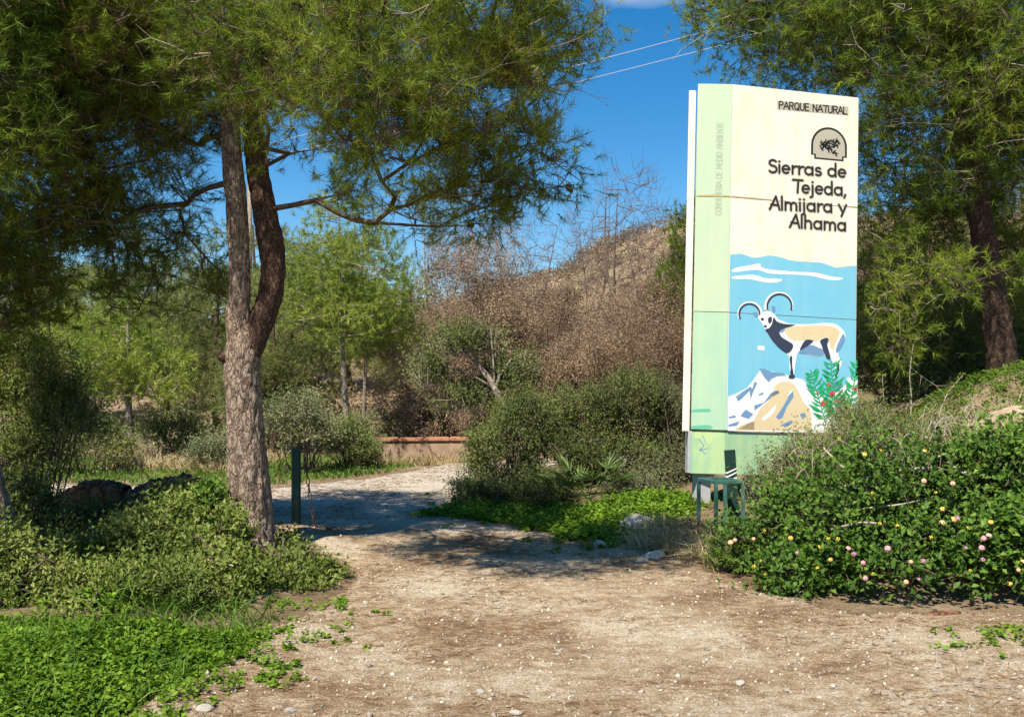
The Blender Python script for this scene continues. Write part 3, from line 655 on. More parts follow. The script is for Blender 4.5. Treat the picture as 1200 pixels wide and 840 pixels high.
BA = [(0, 0, .82, .14, .17), (.08, 0, .66, .17, .16), (-.1, 0, .58, .16, .14), (0, .06, .45, .14, .12)]
wA = withered(31, 4.6, WA, 'w', 210, 230, .055); wB = withered(32, 5.4, WB, 'w', 210, 220, .055)
wC = withered(33, 6.6, BA, 'w', 210, 0, .06, 1, .06, 2); wC.name = 'bare_tree'
put(wA, 640, 22.5, .86, .3, 'rounded brown withered tree directly above the green bush')
put(wB, 560, 24, 1.0, 1.2, 'brown withered tree with loose rusty leaves, leftmost of those before the hill')
put(wC, 735, 29, 1.12, .4, 'bare grey tree standing tallest against the sky left of the sign', 'bare trees on the slope')
for (src, px, Y, s, rz, lab) in [
    (wA, 720, 21.5, .82, 2.0, 'rounded brown withered tree midway between the green bush and the bare tree'),
    (wA, 790, 21, .85, 3.6, 'brown withered tree touching the left edge of the sign'),
    (wB, 690, 26, .66, 3.0, 'brown withered tree behind the rounded one, under the bare tree'),
    (wB, 610, 28, .75, 4.4, 'large brown withered tree below the tip of the overhanging pine'),
    (wA, 530, 20.5, .75, 5.0, 'small brown withered tree at the left end of the thicket'),
    (wB, 770, 27, .64, 5.3, 'brown withered tree high behind the one beside the sign'),
    (wA, 560, 33, .8, .9, 'pale brown withered tree far up at the left of the hill'),
    (wA, 650, 36, .55, 2.7, 'pale brown withered tree far up in the middle of the hill'),
    (wA, 740, 37, .55, 4.1, 'pale brown withered tree far up below the bare tree'),
    (wB, 815, 34, .8, 1.7, 'brown withered tree far up the hill, half behind the sign'),
    (wA, 1060, 26, 1.1, 1.1, 'brown withered tree seen through the branches right of the sign'),
    (wB, 1150, 24, 1.1, 2.4, 'brown withered tree seen behind the big dark pine trunk'),
    (wA, 960, 30, 1.2, .2, 'brown withered tree hidden mostly behind the park sign')]:
    put(copy_tree(src), px, Y, s, rz, lab)
for (px, Y, s, rz, lab) in [(610, 27, .95, 2.2, 'bare grey tree left of the tallest one, under the pine branch'), (530, 27, .85, 1.1, 'bare grey tree at the left end of the brown thicket'),
                            (685, 33, .95, 4.0, 'thin bare tree just left of the tallest bare tree'), (765, 31, .85, 5.1, 'thin bare tree beside the small green pine')]:
    put(copy_tree(wC), px, Y, s, rz, lab, 'bare trees on the slope')
# scrub on the hill
RNG = np.random.default_rng(41)
n = 5600; y = RNG.uniform(24, 92, n); x = RNG.uniform(-45, 62, n); x = np.where(RNG.random(n) < .35, x * .6 + 10, x)
k = (np.abs(x - .1 * y) < y * .62) & (noise2(x, y, .35, 7) + .5 * noise2(x, y, .9, 3) > -.25); x, y = x[k], y[k]; n = len(x)
c = np.stack([x, y, ground(x, y)], 1); s = RNG.uniform(.22, .62, n) * (1 + y / 110); m = 46
cc = np.repeat(c, m, 0); ss = np.repeat(s, m); d = rsph(n * m, RNG); d[:, 2] = np.abs(d[:, 2]); yy = cc[:, 1]
sz = .06 + .0016 * yy
V, T = leaves(cc + d * (ss * RNG.uniform(.75, 1.05, n * m) * (1 + .25 * lump(cc + d * ss[:, None], 3, 2)))[:, None] * [1, 1, .85], nrm(d + rsph(n * m, RNG) * .8), sz, sz * .55, RNG)
br = np.repeat(noise2(x, y, .22, 2) + .5 * RNG.normal(size=n) * .5 > -.15 - .35 * (x > -10), m)
tb = np.repeat(br, 2)
mh = leafmat('hill_scrub_brown', [(0, (.14, .10, .06)), (.5, (.26, .195, .115)), (1, (.40, .31, .19))], .15, .9, .05, .3)
mg = leafmat('hill_scrub_green', [(0, (.05, .06, .03)), (.5, (.10, .105, .05)), (1, (.16, .16, .08))], .1, .9, .05, .15)
tag(mesh_np('brown_scrub', V, T[tb], mh), 'dry brown scrub covering the hillside', 'scrub', kind='stuff')
tag(mesh_np('green_scrub', V, T[~tb], mg), 'olive green scrub scattered over the slope', 'scrub', kind='stuff')

# ------------------------------------------------------------------ shrubs
def shrub(name, label, cat, ells, nspr, mat, leafL, leafW, sprL=.25, pairs=5, seed=1, stemmat=None, shell=.58, up=.4, group=None, base=None, lumps=.45, nstem=60):
    rng = np.random.default_rng(seed)
    E = np.array(ells, float)
    b = base if base is not None else (E[:, 0].mean(), E[:, 1].mean()); org = np.array([b[0], b[1], gz(*b)])
    t = thing(name, label, cat, org, 0, group)
    w = (E[:, 3] * E[:, 4] + E[:, 3] * E[:, 5]); w /= w.sum()
    c = rng.choice(len(E), nspr, p=w); d = rsph(nspr, rng); d[:, 2] = np.where(d[:, 2] < -.3, -d[:, 2], d[:, 2])
    p = E[c, :3] + d * E[c, 3:6] * (rng.uniform(shell ** 2, 1, nspr) ** .5)[:, None]
    p = p + d * (lump(p, 3.2, seed) * lumps * E[c, 3:6].min(1))[:, None]
    ins = np.zeros(nspr, bool)
    for i in range(len(E)):
        ins |= (((p - E[i, :3]) / E[i, 3:6]) ** 2).sum(1) < shell ** 2 * .75
    ok = (~ins) & (p[:, 2] > ground(p[:, 0], p[:, 1]) - .02); p, d = p[ok], d[ok]
    dr = nrm(d * .7 + rsph(len(p), rng) * .6 + np.array([0, 0, up]))
    V, T, ends = sprigs(p - dr * sprL * .5 - org, dr, sprL * rng.uniform(.6, 1.3, len(p)), pairs, leafL, leafW, rng)
    mesh_np('foliage', V, T, mat, t)['kind'] = 'stuff'
    g = Geo()
    nv_, nt_2 = needles(p - org - dr * sprL * .7, dr, sprL * 1.1, .008, rng); mesh_np('twigs', nv_, nt_2, stemmat or M['twig'], t)['kind'] = 'stuff'
    q = rng.choice(len(p), min(nstem, len(p)), replace=False)
    for k in q:
        e = p[k] - org; s0 = np.array([e[0] * .35 + rng.normal() * .05, e[1] * .35 + rng.normal() * .05, 0]); s0[2] = gz(*(s0[:2] + org[:2])) - org[2] - .03
        pts = spline([s0, s0 * .5 + e * .5 + rng.normal(size=3) * .06 + [0, 0, .05], e], 6)
        g.add(*frusta(pts[:-1], pts[1:], np.linspace(.012, .006, 5), np.linspace(.010, .004, 5), 4))
    if g.n: g.build('stems', stemmat or M['twig'], t)['kind'] = 'stuff'
    return t
def el(px, py, Y, rx, ry, rz):
    c = P(px, py, Y); return (c[0], c[1], c[2], rx, ry, rz)

# centre bush group
shrub('green_shrub', 'large loose green bush left of the sign across the track', 'shrub', [el(690, 500, 13.6, .75, .8, .55), el(740, 490, 13.4, .6, .7, .6), el(650, 540, 13.2, .6, .7, .55), el(720, 545, 13.0, .75, .6, .45)], 3000, M['shrub'], .055, .022, .3, 5, 51)
shrub('green_shrub', 'dark shaded bush at the inner bend of the track', 'shrub', [el(585, 545, 12.9, .55, .65, .6), el(610, 500, 13.3, .5, .6, .55), el(565, 580, 12.4, .45, .5, .32), el(640, 580, 12.3, .5, .45, .3)], 2400, M['shrub'], .055, .022, .28, 5, 52)
lt = shrub('leaning_tree', 'small leaning tree with a slanting bare trunk above the dark bush', 'tree', [el(545, 405, 13.9, .52, .5, .30), el(505, 440, 14.0, .36, .4, .34), el(600, 445, 13.9, .5, .45, .36), el(550, 470, 13.9, .5, .5, .4)], 1500, M['shrub'], .06, .026, .32, 5, 53, M['twig_pale'], nstem=0, base=P(612, 560, 13.6)[:2], shell=.3, lumps=.6)
pth = rel([P(612, 575, 13.6), P(598, 500, 13.6), P(580, 455, 13.65), P(560, 425, 13.7), P(545, 390, 13.75)], lt.location); trunk_mesh('trunk', pth, [.06, .055, .045, .03, .015], M['bark_pale'], lt, 12, .08, 2, 30)
g = Geo()
for a in ((510, 425, 13.9), (590, 435, 13.7), (575, 385, 13.7), (525, 395, 13.8), (600, 420, 13.7)):
    s_ = spline([pth[2], (pth[2] + rel(P(*a), lt.location)) / 2 + [0, 0, .05], rel(P(*a), lt.location)], 6); g.add(*frusta(s_[:-1], s_[1:], .015, .012, 5))
g.build('branches', M['bark_pale'], lt)['kind'] = 'stuff'
shrub('green_shrub', 'grey green bush filling the gap up to the left post of the sign', 'shrub', [el(780, 500, 13.5, .5, .6, .65), el(800, 540, 13.2, .45, .5, .4), el(770, 560, 12.6, .3, .4, .25)], 1500, M['shrub_grey'], .05, .018, .28, 5, 54)
shrub('green_shrub', 'low grey green bush at the foot of the bush beside the sign', 'shrub', [el(735, 575, 12.0, .3, .3, .17), el(760, 570, 12.2, .22, .3, .15)], 420, M['shrub_grey'], .045, .014, .22, 5, 55)
# far verge
for i, (px, py, Y, rx, rz, mt, lab) in enumerate([
    (345, 500, 16.5, .75, .55, 'shrub_grey', 'grey green round bush behind the chain post'), (405, 520, 17.5, .5, .4, 'shrub', 'dark green bush under the twin-trunked pine'),
    (412, 512, 18.6, .45, .4, 'shrub_grey', 'grey green bush beside the left end of the low wall'), (255, 530, 17.0, .5, .35, 'shrub_grey', 'small grey bush just left of the forked trunk base'),
    (490, 500, 21.0, .8, .55, 'shrub', 'green bush standing behind the low wall'), (200, 510, 19.5, .7, .5, 'shrub', 'green bush right of the young white-trunked pine'),
    (90, 520, 16.5, .9, .6, 'shrub', 'dark bush at the shaded left end of the far verge'), (300, 460, 21, 1.0, .8, 'shrub', 'tall green bush hidden partly by the forked trunk')]):
    shrub('verge_shrub', lab, 'shrub', [el(px, py, Y, rx, rx, rz), el(px + 20, py + 15, Y - .3, rx * .7, rx * .7, rz * .7)], int(900 * rx), M[mt], .07, .028, .32, 5, 60 + i, nstem=20, group='bushes on the far verge')
# olive-like tree at far left
ol = shrub('grey_leaved_tree', 'grey green small-leaved tree hanging over the left edge', 'tree', [el(30, 470, 10.4, .65, .7, .55), el(70, 500, 10.2, .45, .5, .45), el(0, 420, 10.6, .6, .7, .5), el(20, 540, 10.0, .5, .5, .4)], 2600, M['shrub_left'], .06, .02, .3, 6, 71, M['grey_twig'], nstem=40, shell=.45)
# right: behind the bank, in the pine's shade
for i, (px, py, Y, rx, rz, lab) in enumerate([(1050, 440, 14.2, .9, .8, 'dark shaded bush directly right of the sign'), (1120, 440, 15.0, .9, .7, 'dark shaded bush left of the big pine trunk'), (1210, 430, 15.5, 1.0, .8, 'dark shaded bush behind the big pine trunk')]):
    shrub('shaded_shrub', lab, 'shrub', [el(px, py, Y, rx, rx * .8, rz), el(px + 30, py + 30, Y - .4, rx * .7, rx * .6, rz * .7)], 1300, M['shrub'], .06, .025, .32, 5, 75 + i, nstem=20, group='dark bushes behind the bank')

# lantana on the bank
lan = shrub('lantana_shrub', 'broad lantana bush with pink and yellow flowers at the foot of the bank', 'shrub',
    [el(980, 625, 8.0, .75, .75, .52), el(1080, 610, 8.0, .8, .8, .62), el(905, 640, 8.35, .45, .5, .36), el(1040, 670, 7.35, .75, .5, .32), el(960, 680, 7.45, .5, .4, .25), el(1130, 655, 7.35, .6, .5, .4)],
    2900, M['lantana'], .068, .043, .28, 4, 81, M['twig'], .6, .45, lumps=.75)
lan2 = shrub('lantana_shrub', 'dark glossy lantana bush at the right edge of the bank', 'shrub', [el(1200, 590, 7.9, .7, .7, .62), el(1240, 650, 7.4, .7, .5, .4), el(1180, 655, 7.4, .45, .45, .38)], 2100, M['lantana'], .075, .05, .28, 4, 82, M['twig'], .72, .45, lumps=.5)
shrub('tangled_shrub', 'tangled yellow-green shrub climbing in front of the sign base', 'shrub', [el(965, 555, 9.0, .5, .5, .42), el(1010, 545, 8.9, .55, .55, .42), el(925, 580, 9.0, .4, .4, .36), el(1060, 545, 8.9, .5, .5, .38), el(1010, 500, 9.4, .35, .35, .28), el(1090, 520, 9.3, .4, .4, .25)], 3000, M['tangle'], .04, .016, .26, 5, 83, M['twig_pale'], .6, .6, lumps=.35, nstem=160)
RNG = np.random.default_rng(86); g = Geo()
for k in range(210):
    a = P(RNG.uniform(950, 1170), RNG.uniform(535, 615), RNG.uniform(8.0, 9.0)); a[2] = max(a[2], gz(a[0], a[1]) + .25); d = nrm(RNG.normal(size=3) * [1, .7, .5] + [0, -.2, .1]); L = RNG.uniform(.12, .45)
    s_ = spline([a, a + d * L * .5 + [0, 0, .06], a + d * L + [0, 0, -.08]], 7); w_ = RNG.uniform(.0018, .0042); g.add(*frusta(s_[:-1], s_[1:], w_, w_ * .9, 4))
tag(g.build('dry_stems', M['twig_pale'], None), 'tangle of thin dry stems on the upper part of the lantana bush', 'dead stems', kind='stuff')
shrub('leafy_herb', 'small bright green feathery plant at the left tip of the lantana', 'plant', [el(858, 655, 8.3, .2, .2, .12), el(880, 640, 8.5, .2, .2, .15)], 420, M['grass'], .045, .012, .16, 6, 84)
# flower heads, one object each
RNG = np.random.default_rng(85)
def flower_me(name, cols, nf=16, r=.026):
    g = Geo(); rings = []
    for i in range(nf):
        a = i * 2.39996; h = 1 - (i + .5) / nf * 1.05; rr = math.sqrt(max(0, 1 - h * h))
        c = np.array([math.cos(a) * rr, math.sin(a) * rr, h * .8]) * r; u = nrm(c); s = nrm(np.cross(u, [.3, .2, .9])); v = np.cross(u, s)
        q = r * .42; pts = [c + u * .004] + [c + q * (math.cos(b) * s + math.sin(b) * v) for b in np.arange(4) * math.pi / 2 + a]
        g.add(pts, [[0, 1, 2], [0, 2, 3], [0, 3, 4], [0, 4, 1]])
    o = g.build(name, cols[0], None); me = o.data; me.materials.append(cols[1])
    mi = np.repeat((np.arange(nf) >= nf * .45).astype(np.int32), 4); me.polygons.foreach_set('material_index', mi); bpy.data.objects.remove(o); return me
pk = plainmat('pink_petals', (.72, .33, .36), .6, .2, .15, 60, island=True); ye = plainmat('yellow_petals', (.75, .52, .06), .6, .2, .15, 60, island=True); pe = plainmat('peach_petals', (.78, .48, .26), .6, .2, .15, 60, island=True); ma = plainmat('mauve_petals', (.55, .20, .42), .6, .2, .15, 60, island=True)
fm = [flower_me('flower_head', (ye, ye), 9, .018), flower_me('flower_head', (pe, pk), 18, .028), flower_me('flower_head', (pk, pk), 18, .027), flower_me('flower_head', (ye, pe), 16, .024), flower_me('flower_head', (ma, pk), 12, .022)]
dg = bpy.context.evaluated_depsgraph_get(); dg.update()
def foliage_pts(t):
    f = [c for c in t.children if c.name.startswith('foliage')][0]; n = len(f.data.vertices); a = np.zeros(n * 3, np.float32); f.data.vertices.foreach_get('co', a); return a.reshape(-1, 3)
for t, cnt in ((lan, 54), (lan2, 12)):
    fp = foliage_pts(t); wp = fp + np.array(t.location); toc = nrm(np.array([0, 0, EYE]) - wp)
    px = wp[:, 0] / wp[:, 1]; pz = (wp[:, 2] - EYE) / wp[:, 1]; key = (np.floor(px * 90).astype(int) * 10000 + np.floor(pz * 90).astype(int))
    order = np.lexsort((wp[:, 1], key)); _, first = np.unique(key[order], return_index=True); front = order[first]
    front = front[(pz[front] < -.145) | (RNG.random(len(front)) < .12)]
    front = front[(wp[front, 2] > .12) & ((np.linalg.norm(wp[front][:, None] - wp[::40][None], axis=2) < .2).sum(1) > 5)]
    for i in RNG.choice(front, min(cnt, len(front)), replace=False):
        me = fm[RNG.choice(5, p=[.30, .24, .22, .12, .12])]; p = fp[i] + toc[i] * .02 + [0, 0, .015]
        o = link(bpy.data.objects.new('flower_head', me), t); o.location = [float(c) for c in p]
        o.rotation_euler = (RNG.uniform(.3, 1.1), RNG.uniform(-.4, .4), RNG.uniform(-.6, .6)); s = RNG.uniform(.5, .85); o.scale = (s, s, s)

# left verge shrubs
for i, (e, ns, mt, lab, lL, lW) in enumerate([
    ([el(338, 682, 8.1, .38, .4, .20), el(378, 688, 7.9, .2, .3, .18), el(285, 700, 7.7, .36, .35, .20), el(350, 706, 7.5, .3, .3, .15), el(322, 655, 8.9, .3, .25, .2)], 1700, 'shrub_left', 'olive green shrub hugging the foot of the forked pine', .066, .033),
    ([el(215, 650, 7.9, .55, .55, .36), el(155, 668, 7.6, .5, .5, .34), el(230, 690, 7.2, .5, .45, .24)], 2600, 'shrub_left', 'olive green shrub in the middle of the left verge', .066, .033),
    ([el(235, 618, 8.6, .40, .4, .27), el(185, 628, 8.8, .36, .4, .22)], 1300, 'shrub_left', 'olive green shrub in front of the fallen rusty log', .064, .032),
    ([el(40, 715, 6.3, .5, .5, .34), el(120, 705, 6.5, .45, .45, .30), el(-40, 700, 6.3, .5, .5, .42), el(175, 705, 6.6, .45, .4, .26), el(70, 745, 5.9, .4, .35, .2), el(230, 712, 6.7, .35, .3, .18)], 2600, 'shrub_left', 'dense shaded shrub at the lower left of the verge', .055, .024),
    ([el(60, 640, 9.0, .5, .4, .22), el(20, 600, 9.4, .5, .5, .35), el(110, 620, 9.2, .4, .4, .2)], 1100, 'shrub', 'dark shaded shrub beside the left edge trunk', .062, .029),
    ([el(75, 675, 7.7, .45, .4, .24), el(10, 670, 7.2, .4, .4, .28)], 1100, 'shrub_left', 'olive green shrub in front of the left edge trunk', .062, .029)]):
    shrub('verge_shrub', lab, 'shrub', e, ns, M[mt], lL, lW, .21, 5, 90 + i, M['twig'], .5, .6, 'shrubs on the left verge', nstem=60, lumps=.6)
shrub('climbing_plant', 'bright green broad-leaved plant climbing beside the forked pine base', 'plant', [el(238, 600, 8.35, .17, .15, .22), el(232, 640, 8.2, .16, .14, .14), el(240, 590, 8.5, .1, .1, .12)], 120, M['lantana'], .085, .055, .2, 3, 97)

# ------------------------------------------------------------------ ground cover (uncountable)
RNG = np.random.default_rng(101)
def inpoly(poly, n, rng=RNG):
    pl = np.array(poly); lo, hi = pl.min(0), pl.max(0); out = []
    while sum(map(len, out)) < n:
        q = rng.uniform(lo, hi, (n * 2, 2)); out.append(q[poly_sd(q[:, 0], q[:, 1], poly) > 0])
    return np.concatenate(out)[:n]
def G2(px, py, z=0.0):
    Y = (EYE - z) * F / (py - CY); return ((px - CX) / F * Y, Y)
clov = [G2(-60, 870, .1), G2(110, 850, .0), G2(180, 812, .05), G2(270, 772), G2(305, 742, .1), G2(300, 718, .15), G2(200, 718, .15), G2(110, 735, .15), G2(-60, 755, .15)]
clov2 = [G2(60, 690, .3), G2(120, 690, .3), G2(150, 650, .3), G2(110, 632, .3), G2(50, 640, .3)]
def cover(name, label, poly, n, mat, L, W, h, k=3, keep=0.0):
    q = inpoly(poly, n, RNG); sd = poly_sd(q[:, 0], q[:, 1], poly); q = q[(sd + .2 * noise2(q[:, 0], q[:, 1], 3, 3) + .12 * noise2(q[:, 0], q[:, 1], 9, 5) > .05 * RNG.random(len(q))) & (noise2(q[:, 0], q[:, 1], 5, 6) > -1 + keep)]
    hh = h * (.15 + .85 * np.clip(.5 + .5 * noise2(q[:, 0], q[:, 1], 2.6, 4) + .5 * noise2(q[:, 0], q[:, 1], 7.5, 1), 0, 1.2)) * RNG.uniform(.35, 1.1, len(q)) * sstep(-.05, .25, poly_sd(q[:, 0], q[:, 1], poly))
    p = np.stack([q[:, 0], q[:, 1], ground(q[:, 0], q[:, 1]) + hh], 1); p = np.repeat(p, k, 0)
    a = np.tile(np.arange(k) * 2 * math.pi / k, len(q)) + np.repeat(RNG.uniform(0, 6, len(q)), k)
    d = nrm(np.stack([np.cos(a), np.sin(a), RNG.uniform(-.1, .6, len(a))], 1))
    V, T = leaves(p, d, L * RNG.uniform(.6, 1.2, len(p)), W * RNG.uniform(.7, 1.1, len(p)), RNG, .1, np.tile([[0, 0, 1.]], (len(p), 1)))
    return tag(mesh_np(name, V, T, mat), label, 'ground cover', kind='stuff')
def grass(name, label, pts, L, w, mat, droop=.5, lean=.5):
    n = len(pts); p = np.stack([pts[:, 0], pts[:, 1], ground(pts[:, 0], pts[:, 1]) - .01], 1)
    d = nrm(RNG.normal(size=(n, 3)) * lean * np.array([1, 1, .2]) + np.array([0, 0, 1.]))
    V, T = blades(p, d, L * RNG.uniform(.4, 1.2, n), w, droop * RNG.uniform(.3, 1.3, n), RNG); return tag(mesh_np(name, V, T, mat), label, 'grass', kind='stuff')
def weeds(name, label, poly, n, mat, L, W, rmax, k=26, stray=.25, seed=1):
    """leafy rosettes of every size, thinning out and straying past the edge"""
    rng = np.random.default_rng(seed); pl = np.array(poly); lo, hi = pl.min(0) - stray, pl.max(0) + stray
    q = rng.uniform(lo, hi, (n * 4, 2)); sd = poly_sd(q[:, 0], q[:, 1], poly) + .16 * noise2(q[:, 0], q[:, 1], 3.2, seed) + .07 * noise2(q[:, 0], q[:, 1], 9, seed)
    p_ = np.where(sd > 0, sstep(-.05, .18, sd), np.exp(sd / (stray * .4)) * .22) * np.where(noise2(q[:, 0], q[:, 1], 5.5, seed + 4) < -.38, .12, 1.0)
    kp = rng.random(len(q)) < p_; q, sd = q[kp][:n], sd[kp][:n]; n = len(q)
    r = rmax * rng.uniform(.3, 1.0, n) * (.45 + .55 * sstep(-.1, .3, sd)) * (1 + .4 * noise2(q[:, 0], q[:, 1], 2.4, 5))
    c = np.stack([q[:, 0], q[:, 1], ground(q[:, 0], q[:, 1])], 1); tz = track_z(q[:, 0], q[:, 1]); c[:, 2] = np.maximum(c[:, 2], tz)
    d = rsph(n * k, rng); d[:, 2] = np.abs(d[:, 2]); rr = np.repeat(r, k)
    p = np.repeat(c, k, 0) + d * (rr * rng.uniform(.55, 1.1, n * k))[:, None] * [1, 1, .95]
    a = rng.uniform(0, 6.3, n * k); ld = nrm(np.stack([np.cos(a), np.sin(a), rng.uniform(-.3, .5, n * k)], 1) + d * .6); sc = rng.uniform(.55, 1.25, n * k)
    V, T = leaves(p, ld, L * sc, W * sc, rng, .15, nrm(d * .7 + np.array([0, 0, .8])))
    return tag(mesh_np(name, V, T, mat), label, 'ground cover', kind='stuff')
weeds('clover', 'bright green clover carpet at the lower left of the track', clov, 1700, M['clover'], .028, .023, .14, 36, .3, 1)
grass('grass', 'grass blades standing up through the clover carpet', inpoly(clov, 1300, RNG), .24, .007, M['grass'], .7, .6)
weeds('clover', 'bright green clover patch between the verge shrubs', clov2, 330, M['clover'], .036, .029, .17, 30, .2, 2)
for k_, (x_, y_) in enumerate([G2(345, 745), G2(385, 712), G2(280, 800), G2(150, 838), G2(1165, 752)]):
    weeds('weed_patch', ['low bright weeds at the track edge below the verge shrubs', 'low bright weeds at the track edge under the forked pine', 'low weeds straying onto the track beyond the clover', 'low weeds at the bottom left corner of the track', 'low yellow-green weeds at the foot of the dark lantana'][k_], [(x_ - .28, y_ - .16), (x_ + .28, y_ - .1), (x_ + .22, y_ + .16), (x_ - .25, y_ + .14)], 55, M['clover'], .034, .022, .07, 12, .25, 20 + k_)
knoll = [G2(505, 605), G2(560, 612), G2(640, 622), G2(690, 640), G2(735, 640), G2(745, 618, .1), G2(808, 600, .2), G2(812, 570, .3), G2(700, 580, .2), G2(560, 570, .1)]
weeds('clover', 'green clover carpet under the bush on the far side of the track', knoll, 1100, M['clover'], .042, .032, .16, 24, .3, 3)
weeds('creeper', 'green creepers covering the top of the right bank', [(4.4, 9.4), (7.5, 8.8), (8.2, 12.5), (5.0, 12.6), (4.2, 10.8)], 1700, M['grass'], .036, .02, .15, 22, .4, 4)
weeds('low_scrub', 'low grey green scrub on the shaded slope beside the sign', [(3.0, 9.0), (4.6, 9.0), (5.0, 12.8), (3.2, 12.5)], 700, M['tangle'], .05, .02, .24, 26, .4, 5)
far = [(-9, 15.4), (-3.8, 14.2), (-2.3, 15.8), (-1.6, 18.0), (-3, 19.5), (-9, 19)]
grass('grass', 'bright green grass along the far verge of the track', inpoly(far, 9000), .16, .018, M['grass'])
grass('dry_grass', 'dry straw grass on the slope left of the forked pine', inpoly([(-6.8, 16.4), (-4.3, 16.2), (-4.3, 19), (-7.0, 19)], 2600), .35, .016, M['hay'])
grass('dry_grass', 'dry brown grass in front of the low wall', inpoly([(-2.7, 17.2), (-1.3, 17.9), (-.4, 18.3), (-.5, 18.8), (-2.9, 18.2)], 1500), .25, .014, M['hay'])
sg = [G2(740, 640), G2(800, 655), G2(850, 665), G2(862, 640, .1), G2(850, 600, .25), G2(760, 605, .15)]
grass('dry_grass', 'long straw-coloured grass round the green metal stand', inpoly(sg, 4000), .32, .010, M['hay'], .9, .8)
cl = np.concatenate([np.array(G2(px, py, .2)) + RNG.normal(size=(60, 2)) * [.12, .1] for px, py in ((90, 640), (120, 632), (70, 650), (140, 640))])
grass('dry_grass', 'grey dry grass tuft among the shrubs of the left verge', cl, .28, .006, M['hay'], .6, .5)
tf = np.concatenate([np.array(G2(px, py, 0)) + RNG.normal(size=(45, 2)) * [.07, .05] for px, py in ((230, 832), (255, 822), (330, 745), (345, 735), (310, 760), (1140, 745), (1160, 755), (1180, 742), (1120, 735), (360, 725), (205, 836), (620, 655))])
vg = inpoly([G2(-40, 780, .2), G2(160, 745, .2), G2(330, 705, .2), G2(340, 660, .2), G2(180, 640, .2), G2(-40, 650, .2)], 2600, RNG); vg = vg[noise2(vg[:, 0], vg[:, 1], 2.2, 31) > .0]
grass('grass', 'thin wild grass growing through the left verge shrubs', vg, .34, .008, M['grass'], .6, .6)
grass('grass', 'small green tufts growing at the edges of the track', tf, .07, .010, M['grass'], .5, .9)
q = inpoly(TRACK, 62000, RNG); q = q[(q[:, 1] > 3.6)]
lit = noise2(q[:, 0], q[:, 1], 1.6, 12) + .5 * noise2(q[:, 0], q[:, 1], 4.2, 2) + .5 * np.exp(-np.maximum(track_sd(q[:, 0], q[:, 1]), 0) / .4) > .05; q = q[lit]
p = np.stack([q[:, 0], q[:, 1], on_track(q[:, 0], q[:, 1]) + .006], 1); a = RNG.uniform(0, 6.3, len(p)); d = nrm(np.stack([np.cos(a), np.sin(a) * .7, RNG.uniform(-.03, .12, len(p))], 1))
tag(mesh_np('pine_litter', *needles(p, d, RNG.uniform(.04, .11, len(p)), .006, RNG), M['litter']), 'fallen brown pine needles strewn over the track', 'litter', kind='stuff')

weeds('low_scrub', 'low grey green scrub covering the clearing beyond the far verge', [(-16, 18.5), (-2.2, 19.8), (-2.0, 27), (-18, 27)], 800, M['shrub_grey'], .10, .04, .45, 22, .6, 6)
grass('dry_grass', 'straw grass standing on the bank above the lantana', inpoly([(3.0, 8.5), (4.7, 8.5), (4.9, 9.8), (3.1, 9.8)], 1500), .42, .008, M['hay'], .7, .5)
# gravel and stones
def stone_mesh(name, seed, mat, sub=2, flat=.6, rough=.25):
    bm = bmesh.new(); bmesh.ops.create_icosphere(bm, subdivisions=sub, radius=1.0); V = np.array([v.co[:] for v in bm.verts])
    rng = np.random.default_rng(seed); U = V * (1 + rough * lump(V, 1.1, seed)[:, None] + rough * .4 * lump(V, 2.7, seed + 3)[:, None])
    for c in rsph(7, rng):
        h = U @ c; U = U - np.outer(np.maximum(h - .72, 0) * .85, c)
    U = U * [1, .8, flat]
    for v, u in zip(bm.verts, U): v.co = u
    me = bpy.data.meshes.new(name); bm.to_mesh(me); bm.free(); me.materials.append(mat); return me
IV = np.array([(1, .1, 0), (.1, 1, .1), (-1, -.1, .05), (0, -.95, 0), (.15, .1, .9), (-.1, 0, -.9)]); IT = np.array([(0, 1, 4), (1, 2, 4), (2, 3, 4), (3, 0, 4), (1, 0, 5), (2, 1, 5), (3, 2, 5), (0, 3, 5)])
def pebble_cloud(n, near, far_, smin, smax, rng):
    q = inpoly(TRACK, n, rng); q = q[(q[:, 1] > near) & (q[:, 1] < far_)]
    q = q[noise2(q[:, 0], q[:, 1], 1.1, 21) + .6 * noise2(q[:, 0], q[:, 1], 3.3, 5) > -.35 - .8 * rng.random(len(q))]
    n = len(q); s = smin * (smax / smin) ** (rng.random(n) ** 2.2); a = rng.uniform(0, 6.3, n); ca, sa = np.cos(a), np.sin(a)
    sc = s[:, None] * rng.uniform(.7, 1.2, (n, 3)) * [1, 1, .8]; V = (IV[None] + rng.normal(size=(n, 6, 3)) * .16) * sc[:, None]
    V = np.stack([V[..., 0] * ca[:, None] - V[..., 1] * sa[:, None], V[..., 0] * sa[:, None] + V[..., 1] * ca[:, None], V[..., 2]], -1)
    V = V + np.stack([q[:, 0], q[:, 1], on_track(q[:, 0], q[:, 1])], 1)[:, None] + np.array([0, 0, 1])[None, None] * (s * .12)[:, None, None]
    T = IT[None] + (np.arange(n) * len(IV))[:, None, None]; return V.reshape(-1, 3), T.reshape(-1, 3)
pc = [pebble_cloud(19000, 3.6, 20, .006, .021, RNG), pebble_cloud(52000, 3.8, 8.2, .0035, .012, RNG)]
pc = (np.concatenate([pc[0][0], pc[1][0]]), np.concatenate([pc[0][1], pc[1][1] + len(pc[0][0])]))
tag(mesh_np('gravel', *pc, M['pebble']), 'loose pale gravel strewn over the track', 'gravel', kind='stuff')
st = [stone_mesh('stone', s, M['rock'], 2, .55, .25) for s in (5, 6, 8, 9)]
